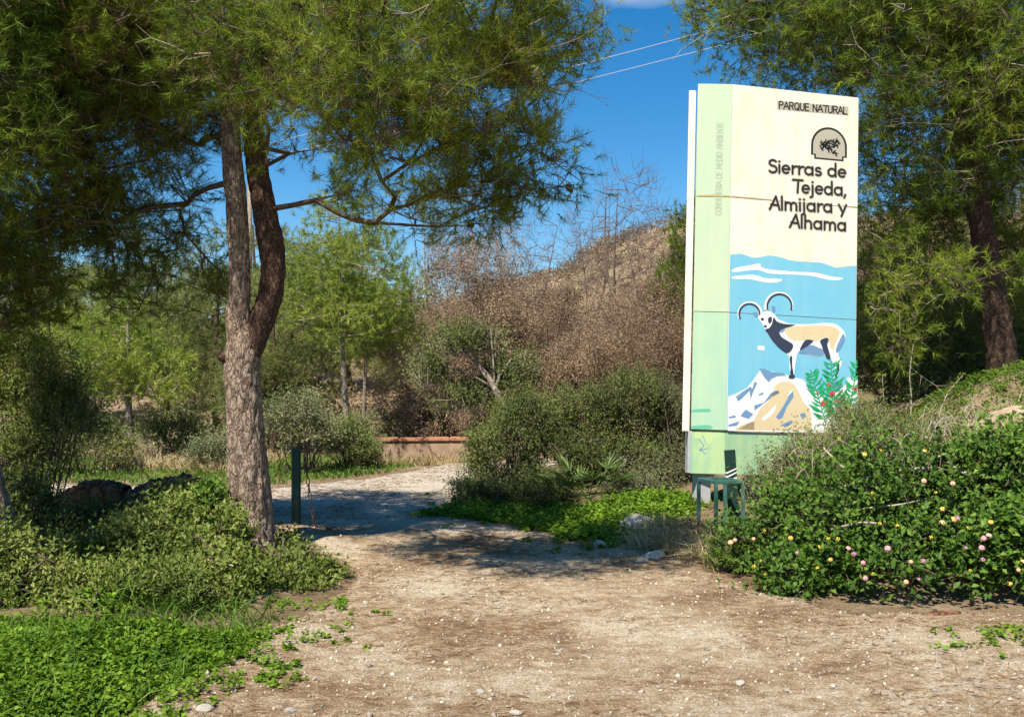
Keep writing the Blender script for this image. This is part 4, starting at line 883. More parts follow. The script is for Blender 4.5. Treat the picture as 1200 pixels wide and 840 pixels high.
def stone(px, py, size, label, z=0.0, name='stone', mesh=None, group=None, rz=0.0, sc=(1, 1, 1), cat='stone'):
    x, y = G2(px, py, z); o = link(bpy.data.objects.new(name, mesh or random.choice(st))); o.location = (x, y, max(gz(x, y), float(on_track(np.array(x), np.array(y)))) + size * .18)
    o.rotation_euler = (random.uniform(-.15, .15), random.uniform(-.15, .15), rz or random.uniform(0, 6)); o.scale = tuple(size * c for c in sc); return tag(o, label, cat, group)
bould = stone_mesh('boulder', 15, M['rock'], 3, .62, .2)
stone(745, 607, .19, 'pale flat-topped boulder at the foot of the bush left of the sign', .12, 'boulder', bould, rz=.1, cat='rock')
stone(768, 652, .10, 'pale split stone lying at the edge of the track below the sign', 0, 'stone', st[1], rz=.4)
stone(752, 657, .06, 'small grey stone beside the pale split stone', 0, 'stone', st[2])
stone(704, 638, .08, 'shaded grey stone at the edge of the clover under the bush', 0, 'stone', st[0])
o = stone(262, 598, .20, 'pale tan rock beside the left of the forked trunk', .1, 'boulder', stone_mesh('boulder', 18, M['rock'], 3, .9, .25), cat='rock', rz=.7); o.location = P(264, 590, 9.5); o.scale = (.17, .2, .22)
stone(240, 834, .045, 'tan stone at the lower left edge of the track', 0, 'stone', st[3])
stone(563, 808, .026, 'pale rounded stone in the middle of the foreground', 0, 'stone', st[0])
stone(605, 832, .034, 'grey stone at the bottom centre of the picture', 0, 'stone', st[1])
stone(868, 798, .034, 'flat tan stone in the right foreground', 0, 'stone', st[2])
stone(428, 708, .03, 'white stone at the left side of the track', 0, 'stone', st[3])
stone(340, 832, .03, 'white stone near the lower left tufts', 0, 'stone', st[2])
stone(812, 742, .025, 'pale stone right of the middle of the track', 0, 'stone', st[0])
for i in range(46):
    px, py = random.uniform(380, 1190), random.uniform(690, 838)
    x, y = G2(px, py)
    if float(track_sd(np.array(x), np.array(y))) < .1: continue
    stone(px, py, random.uniform(.010, .019), 'one of the small pale stones scattered over the near track', 0, 'stone', group='small stones scattered over the near track')
ob = stone_mesh('rock_outcrop', 25, M['earth_rock'], 3, .8, .25)
p = P(1190, 496, 8.5); o = link(bpy.data.objects.new('rock_outcrop', ob)); o.location = (p[0] + .1, p[1], p[2] - .1); o.scale = (.5, .5, .36); tag(o, 'tan rock outcrop breaking through the top of the right bank', 'rock')
p = P(1130, 545, 9.2); o = link(bpy.data.objects.new('rock_outcrop', ob)); o.location = (p[0], p[1] + .1, p[2] - .05); o.scale = (.3, .3, .2); o.rotation_euler = (0, 0, 1.2); tag(o, 'small tan earth outcrop above the lantana', 'rock')

# ------------------------------------------------------------------ logs, dead wood
def wood(name, label, cat, pts, rad, mat, k=8, rough=.1, n=None):
    pts = np.array(pts); org = pts[0].copy(); o = trunk_mesh(name, pts - org, rad, mat, None, k, rough, pts[0][0], n); o.location = org; return tag(o, label, cat)
wood('fallen_log', 'rusty brown fallen log behind the shrubs left of the forked pine', 'log', [P(138, 606, 9.9), P(175, 592, 9.8), P(215, 580, 9.75), P(256, 576, 9.8)], [.13, .20, .19, .12], M['log'], 20, .25, 40)
wood('fallen_log', 'dark charred log in the deep shade of the left verge', 'log', [P(70, 590, 11.4), P(110, 578, 11.3), P(150, 582, 11.2)], [.13, .17, .13], M['log'], 18, .2, 30)
wood('bark_piece', 'reddish piece of bark lying at the foot of the lantana', 'bark', [P(1066, 727, 6.62), P(1095, 722, 6.6), P(1125, 719, 6.62)], [.018, .035, .02], M['log'], 10, .3, 16)
for a, r_, lab in [
    ([(985, 572, 7.85), (1020, 558, 7.8), (1062, 551, 7.75), (1100, 549, 7.85), (1128, 560, 8.1)], .013, 'pale arching dead branch lying on top of the lantana'),
    ([(973, 621, 7.5), (1005, 613, 7.25), (1030, 614, 7.3), (1042, 620, 7.5)], .011, 'short pale arching twig on the front of the lantana'),
    ([(1100, 535, 8.0), (1118, 548, 7.8), (1135, 556, 7.7), (1146, 562, 7.7)], .02, 'broken grey branch stub above the lantana'),
    ([(965, 525, 8.1), (985, 545, 8.0), (1003, 558, 7.9)], .008, 'thin tan stick slanting through the tangled shrub'),
    ([(1010, 596, 7.5), (1060, 590, 7.45), (1100, 580, 7.8)], .006, 'thin grey stick lying across the middle of the lantana'),
    ([(872, 612, 8.5), (925, 618, 8.3), (960, 618, 8.1)], .005, 'thin brown runner on the left of the lantana'),
    ([(240, 655, 7.2), (258, 659, 7.15), (274, 663, 7.1)], .009, 'pale stick lying in the shrub left of the forked trunk'),
    ([(418, 680, 7.8), (440, 675, 8.0), (460, 668, 8.2)], .014, 'grey stick on the track at the edge of the shade')]:
    c = [P(*q) for q in a]; wood('dead_branch', lab, 'branch', c, [r_] * (len(c) - 1) + [r_ * .5], M['twig_pale'], 8, .12, 24)
RNG = np.random.default_rng(120)
for a, lab in [([(1065, 520, 9.6), (1068, 470, 9.6), (1066, 440, 9.6), (1070, 405, 9.6)], 'tall dry stalk standing nearest the sign above the bank'),
               ([(1096, 520, 9.4), (1100, 490, 9.4), (1110, 462, 9.4), (1128, 440, 9.4)], 'tall dry stalk leaning right above the bank'),
               ([(1040, 500, 9.5), (1036, 470, 9.5), (1034, 440, 9.5)], 'short dry stalk beside the edge of the sign'),
               ([(1078, 515, 9.6), (1085, 490, 9.6), (1100, 470, 9.6)], 'bent dry stalk between the two tall ones')]:
    c = np.array([P(*q) for q in a]); org = c[0]; t = thing('dry_stalk', lab, 'plant', org, 0, 'dry stalks on the bank'); s_ = spline(c - org, 14)
    V, Q = tube(s_, np.linspace(.009, .003, 14), 6); mesh_np('stem', V, Q, M['twig_pale'], t, True)
    b = np.repeat(s_[4:], 7, 0) + RNG.normal(size=(70, 3)) * .008; V, T = leaves(b, nrm(rsph(70, RNG) + [0, 0, .6]), .045, .014, RNG); mesh_np('leaves', V, T, M['tangle'], t)['kind'] = 'stuff'

# dwarf palm
pb = P(690, 590, 12.1); pb[2] = gz(pb[0], pb[1]); pm = thing('dwarf_palm', 'dwarf fan palm with spiky green fronds in front of the bush', 'plant', pb)
for k in range(11):
    a = k * 2.4; el_ = .9 - .05 * k; d = np.array([math.cos(a) * math.cos(el_), math.sin(a) * math.cos(el_) - .25, math.sin(el_)]); d /= np.linalg.norm(d); L = RNG.uniform(.3, .5)
    g = Geo(); tip = d * L; g_ = frusta([np.zeros(3)], [tip], .006, .004, 4); T_ = np.concatenate([g_[1][:, [0, 1, 2]], g_[1][:, [0, 2, 3]]]); g.add(g_[0], T_)
    s_ = nrm(np.cross(d, [0, 0, 1.])); n = 15; an = np.linspace(-1.35, 1.35, n)
    dd = nrm(np.cos(an)[:, None] * d + np.sin(an)[:, None] * s_ + np.array([0, 0, -.08])); g.add(*leaves(np.tile(tip, (n, 1)), dd, np.full(n, .30), np.full(n, .026), RNG, .3)); g.build('frond', M['palm'], pm)

# ------------------------------------------------------------------ low wall, chain post, power lines
def box(bm, x0, x1, y0, y1, z0, z1, bev=0.0):
    r = bmesh.ops.create_cube(bm, size=1.0); vs_ = r['verts']
    for v in vs_: v.co = Vector(((x0 + x1) / 2 + v.co.x * (x1 - x0), (y0 + y1) / 2 + v.co.y * (y1 - y0), (z0 + z1) / 2 + v.co.z * (z1 - z0)))
    if bev: bmesh.ops.bevel(bm, geom=list({e for v in vs_ for e in v.link_edges}), offset=bev, segments=2, affect='EDGES')
wl = P(452, 540, 18.9); wl[2] = gz(wl[0], wl[1]); w = thing('low_wall', 'long low tan wall with a reddish top beside the far bend of the track', 'wall', wl, .10)
bm = bmesh.new(); box(bm, -.2, 3.6, 0, .35, -.3, .34, .03); mesh_bm('wall_body', bm, M['brickwall'], w)
for k in range(8):
    bm = bmesh.new(); box(bm, -.23 + k * .485, -.23 + k * .485 + .475, -.03, .38, .342, .41 + .006 * math.sin(k * 3), .018); mesh_bm('coping_stone', bm, M['coping'], w)
x, y = G2(347, 628); pt = thing('chain_post', 'short dark green steel post beside the forked pine', 'post', (x, y, gz(x, y)))
bm = bmesh.new(); bmesh.ops.create_cone(bm, cap_ends=True, segments=20, radius1=.047, radius2=.047, depth=.86, matrix=Matrix.Translation((0, 0, .33))); mesh_bm('shaft', bm, M['postgreen'], pt, False)
bm = bmesh.new(); bmesh.ops.create_cone(bm, cap_ends=True, segments=20, radius1=.053, radius2=.045, depth=.03, matrix=Matrix.Translation((0, 0, .776))); mesh_bm('cap', bm, M['postgreen'], pt)
bm = bmesh.new(); bmesh.ops.create_cone(bm, cap_ends=True, segments=10, radius1=.012, radius2=.012, depth=.07, matrix=Matrix.Translation((.065, -.01, .60)) @ Matrix.Rotation(R(90), 4, 'Y')); mesh_bm('hook', bm, M['chain'], pt)
ch = thing('chain', 'rusty chain hanging from the green post to the ground', 'chain', (x + .10, y - .01, gz(x, y)))
def link_me():
    a = np.linspace(0, 2 * math.pi, 13)[:-1]; pts = np.stack([.017 * np.cos(a), np.zeros(12), .03 * np.sin(a) + .008 * np.sign(np.sin(a))], 1); pts = np.vstack([pts, pts[:1]])
    return tube(pts, .0055, 6, False)
V, Q = link_me(); lk = mesh_np('chain_link', V, Q, M['chain'], ch, True); s_ = spline([[0, 0, .60], [.035, 0, .36], [.09, -.03, .08], [.13, -.06, .015], [.3, -.12, .01]], 15)
for k in range(15):
    o = lk if k == 0 else lk.copy()
    if k: COL.objects.link(o)
    d = s_[min(k + 1, 14)] - s_[max(k - 1, 0)]; q = Vector(d).to_track_quat('Z', 'X'); o.rotation_euler = (q.to_matrix() @ Matrix.Rotation(R(90) * (k % 2), 3, 'Z')).to_euler(); o.location = [float(c) for c in s_[k]]
for (a, b, lab) in (((292, 174, 45), (1190, -76, 45), 'upper of the two power cables crossing the blue sky'), ((292, 190, 45), (1190, -52, 45), 'lower of the two power cables crossing the blue sky')):
    A, B = P(*a), P(*b); B = B + (B - A) * .6; t = np.linspace(0, 1, 40)[:, None]; pts = A + (B - A) * t - np.array([0, 0, 1.]) * .5 * 4 * t * (1 - t)
    V, Q = tube(pts - pts[0], .015, 6); o = mesh_np('power_cable', V, Q, M['cable'], None, True); o.location = pts[0]; tag(o, lab, 'cable', 'power cables over the hill')
p = P(292, 172, 45); zb = gz(p[0], 45.1) - .3; up = thing('utility_pole', 'wooden utility pole carrying the cables, behind the forked pine trunk', 'pole', (p[0], 45.12, zb))
V, Q = tube([(0, 0, 0), (0, 0, p[2] - zb + .2)], [.13, .09], 10); mesh_np('shaft', V, Q, M['bark_pale'], up, True)
bm = bmesh.new(); box(bm, -.4, .4, -.06, .06, p[2] - zb - .1, p[2] - zb, .01); mesh_bm('crossarm', bm, M['bark_pale'], up)

# ------------------------------------------------------------------ the park sign
rx, ry, rz_ = -.049, .041, .207; SW, SH, S1, S2 = 1.567, 3.897, 2.606, 1.311
def rotm(rx, ry, rz):
    return (Matrix.Rotation(rz, 3, 'Z') @ Matrix.Rotation(rx, 3, 'X') @ Matrix.Rotation(ry, 3, 'Y'))
SO = np.array([2.368, 11.0, .993]); RM = np.array(rotm(rx, ry, rz_))
sign = thing('park_sign', 'tall painted park entrance sign with an ibex, folded green side and lettering', 'sign', SO)
sign.rotation_euler = Matrix(RM.tolist()).to_euler()          # local x along the board, y backwards, z up
def uv(px, py):
    """drawing units of the artwork to board metres"""
    d = np.array([(px - CX) / F, 1.0, -(py - CY) / F]); c = np.array([0, 0, EYE]); n = RM[:, 1]; t = ((SO - c) @ n) / (d @ n); q = RM.T @ (c + d * t - SO); return q[0], q[2]
def board(name, mat, x0, x1, z0, z1, y0=0.0, y1=.03, parent=None, bev=.004):
    bm = bmesh.new(); box(bm, x0, x1, y0, y1, z0, z1, bev); return mesh_bm(name, bm, mat, parent or sign)
cuts = [0, S2, S2 + (S1 - S2), SH]
for a, b in zip(cuts[:-1], cuts[1:]): board('front_board', M['cream'], .002, SW, a + .002, b - .002)
# the folded side, turned a little away to the left
FA = .243; FWd = .385
side = lambda u, z, y=0.0: (-u * math.cos(FA) + y * math.sin(FA) * -1, u * math.sin(FA) + y * math.cos(FA), z)
for a, b in zip(cuts[:-1], cuts[1:]):
    bm = bmesh.new(); box(bm, -FWd, -.001, 0, .03, a + .002, b - .002, .004); o = mesh_bm('side_board', bm, M['mint_low' if a == 0 else 'mint'], sign); o.rotation_euler = (0, 0, -FA)
bm = bmesh.new(); box(bm, -.035, .0, .0, .03, -.02, SH - .07, .004); o = mesh_bm('back_edge', bm, M['cream'], sign); o.location = side(FWd + .001, 0, .035); o.scale = (2.2, 1, 1); o.rotation_euler = (0, 0, -FA)
bm = bmesh.new(); box(bm, -.35, SW - .03, .14, .17, .05, SH - .08, .004); mesh_bm('back_board', bm, M['cream'], sign)
bm = bmesh.new(); box(bm, .02, SW - .02, .035, .135, .03, SH - .06, .0); mesh_bm('core_frame', bm, M['steel'], sign)
# skirt below the picture
board('skirt_board', M['skirt'], .0, SW - .02, -.485, -.012, .02, .05)
bm = bmesh.new(); box(bm, -FWd, -.001, .02, .05, -.485, -.012, .004); o = mesh_bm('skirt_side', bm, M['skirt'], sign); o.rotation_euler = (0, 0, -FA)
bm = bmesh.new(); box(bm, .0, .03, .0, .22, -.48, -.014, .003); o = mesh_bm('skirt_end', bm, M['steel'], sign); o.location = side(FWd + .015, 0, .03); o.rotation_euler = (0, 0, -FA)
for u in (-.27, 1.15):
    board('post', M['steel'], u, u + .17, -1.15, -.02, .16, .3, None, .006)

# flat print: shapes cut from polygons, each layer a little proud of the one below
def flat(name, mat, polys, layer, parent=None, tr=uv, joined=False):
    if len(polys) > 1 and not joined:
        return [flat(name, mat, [pl], layer, parent, tr) for pl in polys][-1]
    V, T = [], []
    for pl in polys:
        q = [tr(*p) for p in pl]; v = [Vector((a, 0, b)) for a, b in q]
        for t in tessellate_polygon([v]): T.append([len(V) + i for i in t])
        V += [(a, -.0006 * layer, b) for a, b in q]
    T = np.array(T); V = np.array(V); e = np.cross(V[T[:, 1]] - V[T[:, 0]], V[T[:, 2]] - V[T[:, 0]])[:, 1] > 0; T[e] = T[e][:, ::-1]
    return mesh_np(name, V, T, mat, parent or sign)
def smooth(pts, n=6, closed=True):
    p = np.array(pts, float)
    if closed: p = np.vstack([p[-1:], p, p[:2]]); out = [spline(p, (len(p) - 1) * n + 1)[n:-2 * n + n]][0]; return [tuple(q) for q in out[:-1]]
    return [tuple(q) for q in spline(p, (len(p) - 1) * n)]
Zc = lambda pts: [(850 + x / 4.4235, 320 + y / 4.4211) for x, y in pts]          # units of the enlarged drawing
# blue field with a wavy top
bl = [(856.0 - .0, 298.5), (868, 297.5), (876, 300), (884, 302), (893, 301), (902, 299.5), (914, 301.5), (926, 305), (938, 306.5), (948, 307), (962, 308), (972, 311), (980, 313.5), (994, 312), (1004.3, 311.5)]
x0, _ = uv(856, 300)
def field(poly): return [(max(min(uv(*p)[0], SW - .004), .006), max(min(uv(*p)[1], SH - .004), .006)) for p in poly]
idt = lambda a, b: (a, b)
top = field(smooth(bl, 5, False)); top[0] = (.006, top[0][1]); top[-1] = (SW - .006, top[-1][1])
zt = uv(930, 300)[1]
blue_lo = [(.006, .006), (SW - .006, .006), (SW - .006, S2 - .004), (.006, S2 - .004)]
blue_hi = [(.006, S2 + .004), (SW - .006, S2 + .004)] + top[::-1]
flat('sky_painting', M['skyblue'], [blue_lo, blue_hi], 1, None, idt)
cl1 = smooth([(858, 316.5), (864, 313.5), (876, 311.5), (890, 309), (892, 313), (902, 316), (915, 317), (930, 318.5), (945, 319), (958, 320), (966, 322), (976, 324.5), (987, 325.5), (985, 328), (972, 328), (962, 326), (952, 323.5), (935, 322), (920, 321.5), (908, 321), (899, 320), (889, 316.5), (876, 317), (866, 318.5), (858, 318.5)], 4)
cl2 = smooth([(858, 324.2), (868, 323), (880, 322), (889, 323.5), (896, 326), (909, 326.5), (917, 328), (910, 331), (898, 331), (888, 329), (876, 327), (864, 327), (858, 326.5)], 4)
flat('cloud_painting', M['white'], [cl1, cl2], 2)
# mountain
mt = Zc([(14, 640), (60, 622), (110, 596), (140, 560), (182, 500), (210, 498), (232, 508), (300, 520), (352, 540), (396, 548), (430, 580), (450, 600), (520, 640), (600, 600), (640, 560), (686, 540), (684, 833), (12, 816)])
flat('mountain_painting', M['white'], [mt], 2)
flat('mountain_painting', M['slate'], [Zc(q) for q in (
    [(176, 494), (205, 496), (240, 512), (300, 516), (318, 532), (270, 534), (240, 548), (225, 565), (205, 545), (190, 522)],
    [(55, 640), (95, 610), (130, 588), (140, 600), (150, 560), (165, 570), (140, 625), (132, 655), (125, 610), (85, 650), (65, 665)],
    [(78, 738), (105, 706), (145, 730), (120, 755), (90, 745)], [(15, 745), (50, 735), (55, 748), (20, 752)], [(15, 785), (75, 766), (60, 790), (18, 795)], [(170, 628), (195, 616), (198, 628), (175, 634)],
    [(235, 622), (270, 606), (282, 620), (245, 640), (180, 690), (150, 712), (150, 685), (200, 670)], [(414, 580), (440, 575), (470, 600), (430, 600)], [(540, 560), (600, 555), (612, 590), (560, 610)])], 3)
flat('mountain_painting', M['sand'], [Zc([(60, 812), (150, 760), (180, 700), (225, 660), (245, 610), (262, 578), (292, 562), (330, 560), (360, 580), (385, 625), (405, 670), (440, 705), (450, 816)]), Zc([(55, 802), (110, 775), (150, 770), (150, 812), (55, 811)])], 3)
flat('mountain_painting', M['slate'], [Zc(q) for q in ([(262, 745), (300, 690), (322, 640), (350, 612), (354, 640), (320, 690), (295, 750), (275, 758)], [(290, 785), (340, 762), (350, 775), (310, 800)], [(385, 730), (410, 722), (420, 745), (395, 750)])], 4)
flat('mountain_painting', M['white'], [Zc([(186, 755), (225, 720), (262, 680), (262, 700), (240, 735), (200, 765)]), Zc([(330, 618), (352, 600), (320, 660), (300, 690)])], 4)
# the ibex
body = Zc([(160, 222), (172, 210), (190, 205), (205, 200), (225, 198), (250, 208), (262, 226), (275, 240), (300, 250), (330, 262), (380, 264), (440, 264), (520, 258), (570, 264), (600, 285), (618, 310), (622, 335), (610, 365), (595, 395), (585, 425), (600, 455), (600, 480), (585, 505), (580, 540), (565, 545), (568, 500), (560, 470), (545, 440), (520, 425), (470, 432), (420, 422), (385, 405), (372, 420), (366, 450), (358, 500), (356, 530), (352, 545), (330, 545), (335, 520), (332, 480), (328, 430), (310, 410), (280, 385), (250, 355), (225, 325), (208, 295), (195, 270), (180, 245)])
flat('ibex_painting', M['white'], [smooth(body, 3)], 5)
flat('ibex_painting', M['sand'], [smooth(Zc([(305, 300), (330, 280), (380, 276), (450, 272), (520, 272), (560, 280), (590, 300), (585, 330), (572, 360), (560, 395), (545, 385), (530, 340), (505, 335), (470, 355), (440, 345), (400, 350), (360, 350), (330, 335)]), 3)], 6)
flat('ibex_painting', M['navy'], [smooth(Zc(q), 3) for q in (
    [(250, 228), (266, 250), (300, 262), (340, 266), (362, 268), (330, 280), (295, 290), (280, 305), (290, 330), (320, 350), (350, 370), (345, 395), (325, 415), (300, 405), (268, 378), (240, 345), (218, 312), (206, 292), (225, 285), (240, 265)],
    [(385, 400), (400, 365), (420, 345), (455, 350), (440, 368), (415, 385)], [(490, 350), (520, 335), (535, 345), (528, 370), (535, 400), (545, 440), (528, 445), (510, 410), (498, 375)],
    [(332, 440), (345, 430), (346, 480), (352, 520), (335, 520), (338, 490)], [(330, 530), (345, 520), (358, 528), (356, 545), (330, 545)], [(576, 480), (590, 470), (588, 500), (578, 530), (566, 545)],
    [(220, 236), (238, 226), (240, 250), (226, 262)], [(186, 232), (200, 236), (196, 246), (184, 244)], [(200, 270), (214, 272), (212, 282), (202, 280)])], 7)
flat('ibex_painting', M['slate'], [smooth(Zc(q), 3) for q in ([(378, 408), (440, 372), (480, 385), (505, 395), (515, 420), (470, 430), (420, 420)], [(572, 395), (590, 350), (610, 315), (620, 340), (600, 385), (580, 415)], [(142, 205), (160, 203), (172, 215), (165, 230), (150, 220)], [(240, 175), (256, 172), (258, 195), (246, 208)], [(275, 295), (300, 275), (310, 290), (292, 310)])], 6)
def arc_band(cx, cy, r, a0, a1, w0, w1, n=26, ry=None):
    ry = ry or r; o_, i_ = [], []
    for t in np.linspace(0, 1, n):
        a = math.radians(a0 + (a1 - a0) * t); w = w0 + (w1 - w0) * t; o_.append((cx + (r + w / 2) * math.cos(a), cy - (ry + w / 2) * math.sin(a))); i_.append((cx + (r - w / 2) * math.cos(a), cy - (ry - w / 2) * math.sin(a)))
    return o_ + i_[::-1]
flat('ibex_painting', M['white'], [Zc(arc_band(124, 212, 58, -5, 205, 22, 6)), Zc(arc_band(280, 172, 68, 195, -15, 24, 6))], 6)
flat('ibex_painting', M['navy'], [Zc(arc_band(124, 212, 53, -5, 208, 9, 9)), Zc(arc_band(280, 172, 63, 195, -18, 10, 9))], 7)
flat('paint_patch', M['white'], [Zc([(168, 376), (203, 378), (202, 400), (167, 398)]), Zc([(632, 540), (660, 542), (660, 560), (632, 558)])], 3)
# yew sprays with berries
sp_rng = np.random.default_rng(9)
def spray(pts, n, L):
    s = spline(pts, n * 2); out = []
    for i in range(1, len(s) - 1):
        d = s[i + 1] - s[i - 1]; d /= np.linalg.norm(d); nn = np.array([-d[1], d[0]])
        for sg in (1, -1):
            b = s[i] + d * sp_rng.uniform(-6, 6); e = b + (d * sp_rng.uniform(.4, 1.0) + nn * sg * sp_rng.uniform(.6, .95)) * L * sp_rng.uniform(.75, 1.2) * (1.15 - .45 * i / len(s)); m = (b + e) / 2 - d * L * sp_rng.uniform(.04, .14); w = np.array([-(e - b)[1], (e - b)[0]]) * .12
            out.append([tuple(b), tuple(m + w), tuple(e), tuple(m - w)])
    w_ = 3.0; q = [tuple(p + [w_, 0]) for p in s] + [tuple(p - [w_, 0]) for p in s[::-1]]; out.append(q); return out
ps = []
for pts, n, L in (([(520, 780), (495, 690), (465, 590), (440, 500)], 8, 62), ([(590, 770), (572, 680), (556, 580), (545, 450)], 10, 70), ([(640, 770), (650, 660), (668, 560), (680, 450)], 8, 58), ([(545, 780), (600, 700), (640, 640)], 5, 52), ([(610, 780), (615, 720), (600, 640)], 4, 50)): ps += spray(pts, n, L)
ps = [Zc([(min(x, 684), min(y, 800)) for x, y in q]) for q in ps]
flat('yew_painting', M['leafgreen'], ps, 8, None, uv, True)['kind'] = 'stuff'
circ = lambda cx, cy, r, n=14: [(cx + r * math.cos(a), cy + r * math.sin(a)) for a in np.linspace(0, 2 * math.pi, n + 1)[:-1]]
flat('yew_painting', M['berry'], [Zc(circ(x, y, r)) for x, y, r in ((553, 626, 15), (508, 676, 14), (584, 662, 9), (533, 576, 8), (672, 600, 10), (478, 617, 6))], 9)
flat('yew_painting', M['navy'], [Zc(circ(x, y, r)) for x, y, r in ((554, 628, 5), (510, 678, 5), (672, 600, 4))], 10)

# stroke lettering
def arcp(cx, cy, rx_, ry_, a0, a1, n=12): return [(cx + rx_ * math.cos(math.radians(a)), cy + ry_ * math.sin(math.radians(a))) for a in np.linspace(a0, a1, n)]
dot = lambda x, y: [(x - .01, y), (x + .01, y)]
G = {
 'S': ([arcp(.30, .74, .23, .22, 35, 270, 14)[:-1] + arcp(.28, .26, .26, .26, 90, -145, 14)], .62),
 'i': ([[(.1, 0), (.1, .62)], dot(.1, .88)], .24),
 'e': ([[(.07, .32), (.53, .32)] + arcp(.30, .31, .235, .29, 5, 310, 18)], .64),
 'r': ([[(.1, 0), (.1, .62)], [(.1, .36)] + arcp(.33, .36, .2, .23, 170, 65, 7)], .44),
 'a': ([arcp(.31, .31, .25, .29, 0, 360, 22), [(.56, 0), (.56, .62)]], .70),
 's': ([arcp(.25, .45, .16, .145, 40, 270, 10)[:-1] + arcp(.24, .165, .19, .155, 90, -140, 10)], .50),
 'd': ([arcp(.31, .31, .25, .29, 0, 360, 22), [(.56, 0), (.56, 1.02)]], .70),
 'j': ([[(.14, .62), (.14, -.14)] + arcp(.0, -.14, .14, .15, 0, -95, 6), dot(.14, .88)], .30),
 'l': ([[(.1, 0), (.1, 1.02)]], .24),
 'm': ([[(.1, 0), (.1, .62)], [(.1, .34)] + arcp(.29, .36, .18, .235, 160, 0, 9) + [(.47, 0)], [(.47, .34)] + arcp(.66, .36, .18, .235, 160, 0, 9) + [(.84, 0)]], .98),
 'h': ([[(.1, 0), (.1, 1.02)], [(.1, .34)] + arcp(.31, .36, .21, .235, 160, 0, 9) + [(.52, 0)]], .66),
 'y': ([[(.03, .62), (.28, .06)], [(.54, .62), (.20, -.26)]], .56),
 ',': ([[(.12, .06), (.04, -.17)]], .24), ' ': ([], .36), '-': ([[(.05, .42), (.35, .42)]], .4),
 'T': ([[(-.02, .97), (.66, .97)], [(.36, .97), (.30, 0)]], .58),
 'A': ([[(.0, 0), (.42, 1.0), (.66, 0)], [(.10, .37), (.56, .33)]], .72),
 'P': ([[(.06, 0), (.06, 1), (.3, 1)] + arcp(.3, .75, .2, .25, 90, -90, 8) + [(.06, .5)]], .58),
 'R': ([[(.06, 0), (.06, 1), (.3, 1)] + arcp(.3, .75, .2, .25, 90, -90, 8) + [(.06, .5)], [(.28, .5), (.52, 0)]], .6),
 'Q': ([arcp(.3, .5, .25, .5, 0, 360, 22), [(.32, .25), (.56, -.05)]], .64), 'O': ([arcp(.3, .5, .25, .5, 0, 360, 22)], .64),
 'U': ([[(.06, 1), (.06, .28)] + arcp(.28, .28, .22, .28, 180, 360, 10) + [(.5, 1)]], .6),
 'E': ([[(.46, 1), (.06, 1), (.06, 0), (.46, 0)], [(.06, .52), (.4, .52)]], .54), 'N': ([[(.06, 0), (.06, 1), (.5, 0), (.5, 1)]], .6),
 'L': ([[(.06, 1), (.06, 0), (.44, 0)]], .5), 'C': ([arcp(.3, .5, .25, .5, 50, 310, 16)], .58), 'J': ([[(.36, 1), (.36, .22)] + arcp(.2, .22, .16, .22, 0, -160, 8)], .48),
 'I': ([[(.08, 0), (.08, 1)]], .2), 'D': ([[(.06, 0), (.06, 1), (.24, 1)] + arcp(.24, .5, .28, .5, 90, -90, 12) + [(.06, 0)]], .62), 'M': ([[(.06, 0), (.06, 1), (.33, .3), (.6, 1), (.6, 0)]], .7),
 'B': ([[(.06, 0), (.06, 1), (.28, 1)] + arcp(.28, .76, .18, .24, 90, -90, 7) + [(.06, .52)], [(.28, .52)] + arcp(.28, .26, .22, .26, 90, -90, 8) + [(.06, 0)]], .58),
}
G['tA'] = ([[(.0, 0), (.3, 1.0), (.6, 0)], [(.12, .34), (.48, .34)]], .62)
def stroke_polys(pl, w):
    """ribbon quads and round joints for one polyline"""
    out = []
    for (a, b) in zip(pl[:-1], pl[1:]):
        a, b = np.array(a), np.array(b); d = b - a; l = np.linalg.norm(d)
        if l < 1e-6: continue
        n_ = np.array([-d[1], d[0]]) / l * w / 2; out.append([tuple(a + n_), tuple(b + n_), tuple(b - n_), tuple(a - n_)])
    return out, [circ(p[0], p[1], w / 2, 10) for p in pl]
def glyph(name, polys, mat, layer, parent):
    V, T = [], []
    for i, pl in enumerate(polys):
        b = len(V); V += [(x, -.0006 * layer - 1e-5 * (i % 23), z) for x, z in pl]; T += [(b, b + k, b + k + 1) for k in range(1, len(pl) - 1)]
    V, T = np.array(V), np.array(T); e = np.cross(V[T[:, 1]] - V[T[:, 0]], V[T[:, 2]] - V[T[:, 0]])[:, 1] > 0; T[e] = T[e][:, ::-1]
    return mesh_np(name, V, T, mat, parent)
def lettering(text, A, B, cap, mat, layer, w, plain=False, halo=0.0, rot=0.0):
    """text set letter by letter from A to B on the board (metres); cap = capital height; a halo is a part of its letter"""
    A, B = np.array(A), np.array(B); X = B - A; L = np.linalg.norm(X); X /= L; Yv = np.array([-X[1], X[0]]); adv = 0
    tot = sum(G['tA' if (c == 'A' and plain) else c][1] for c in text); kx = L / tot
    for c in text:
        gl, ad = G['tA' if (c == 'A' and plain) else c]; polys, hp = [], []
        for pl in gl:
            q = [tuple(A + X * (adv + x) * kx + Yv * y * cap) for x, y in pl]; r_, j_ = stroke_polys(q, w); polys += r_ + j_
            if halo: r_, j_ = stroke_polys(q, halo); hp += r_ + j_
        adv += ad
        if not polys: continue
        o = glyph('letter' if c not in ',-' else 'punctuation', polys, mat, layer, sign); o.rotation_euler = (0, 0, rot)
        if hp: glyph('letter_outline', hp, M['halo'], layer - 2, o)
px1 = SW / 149.0
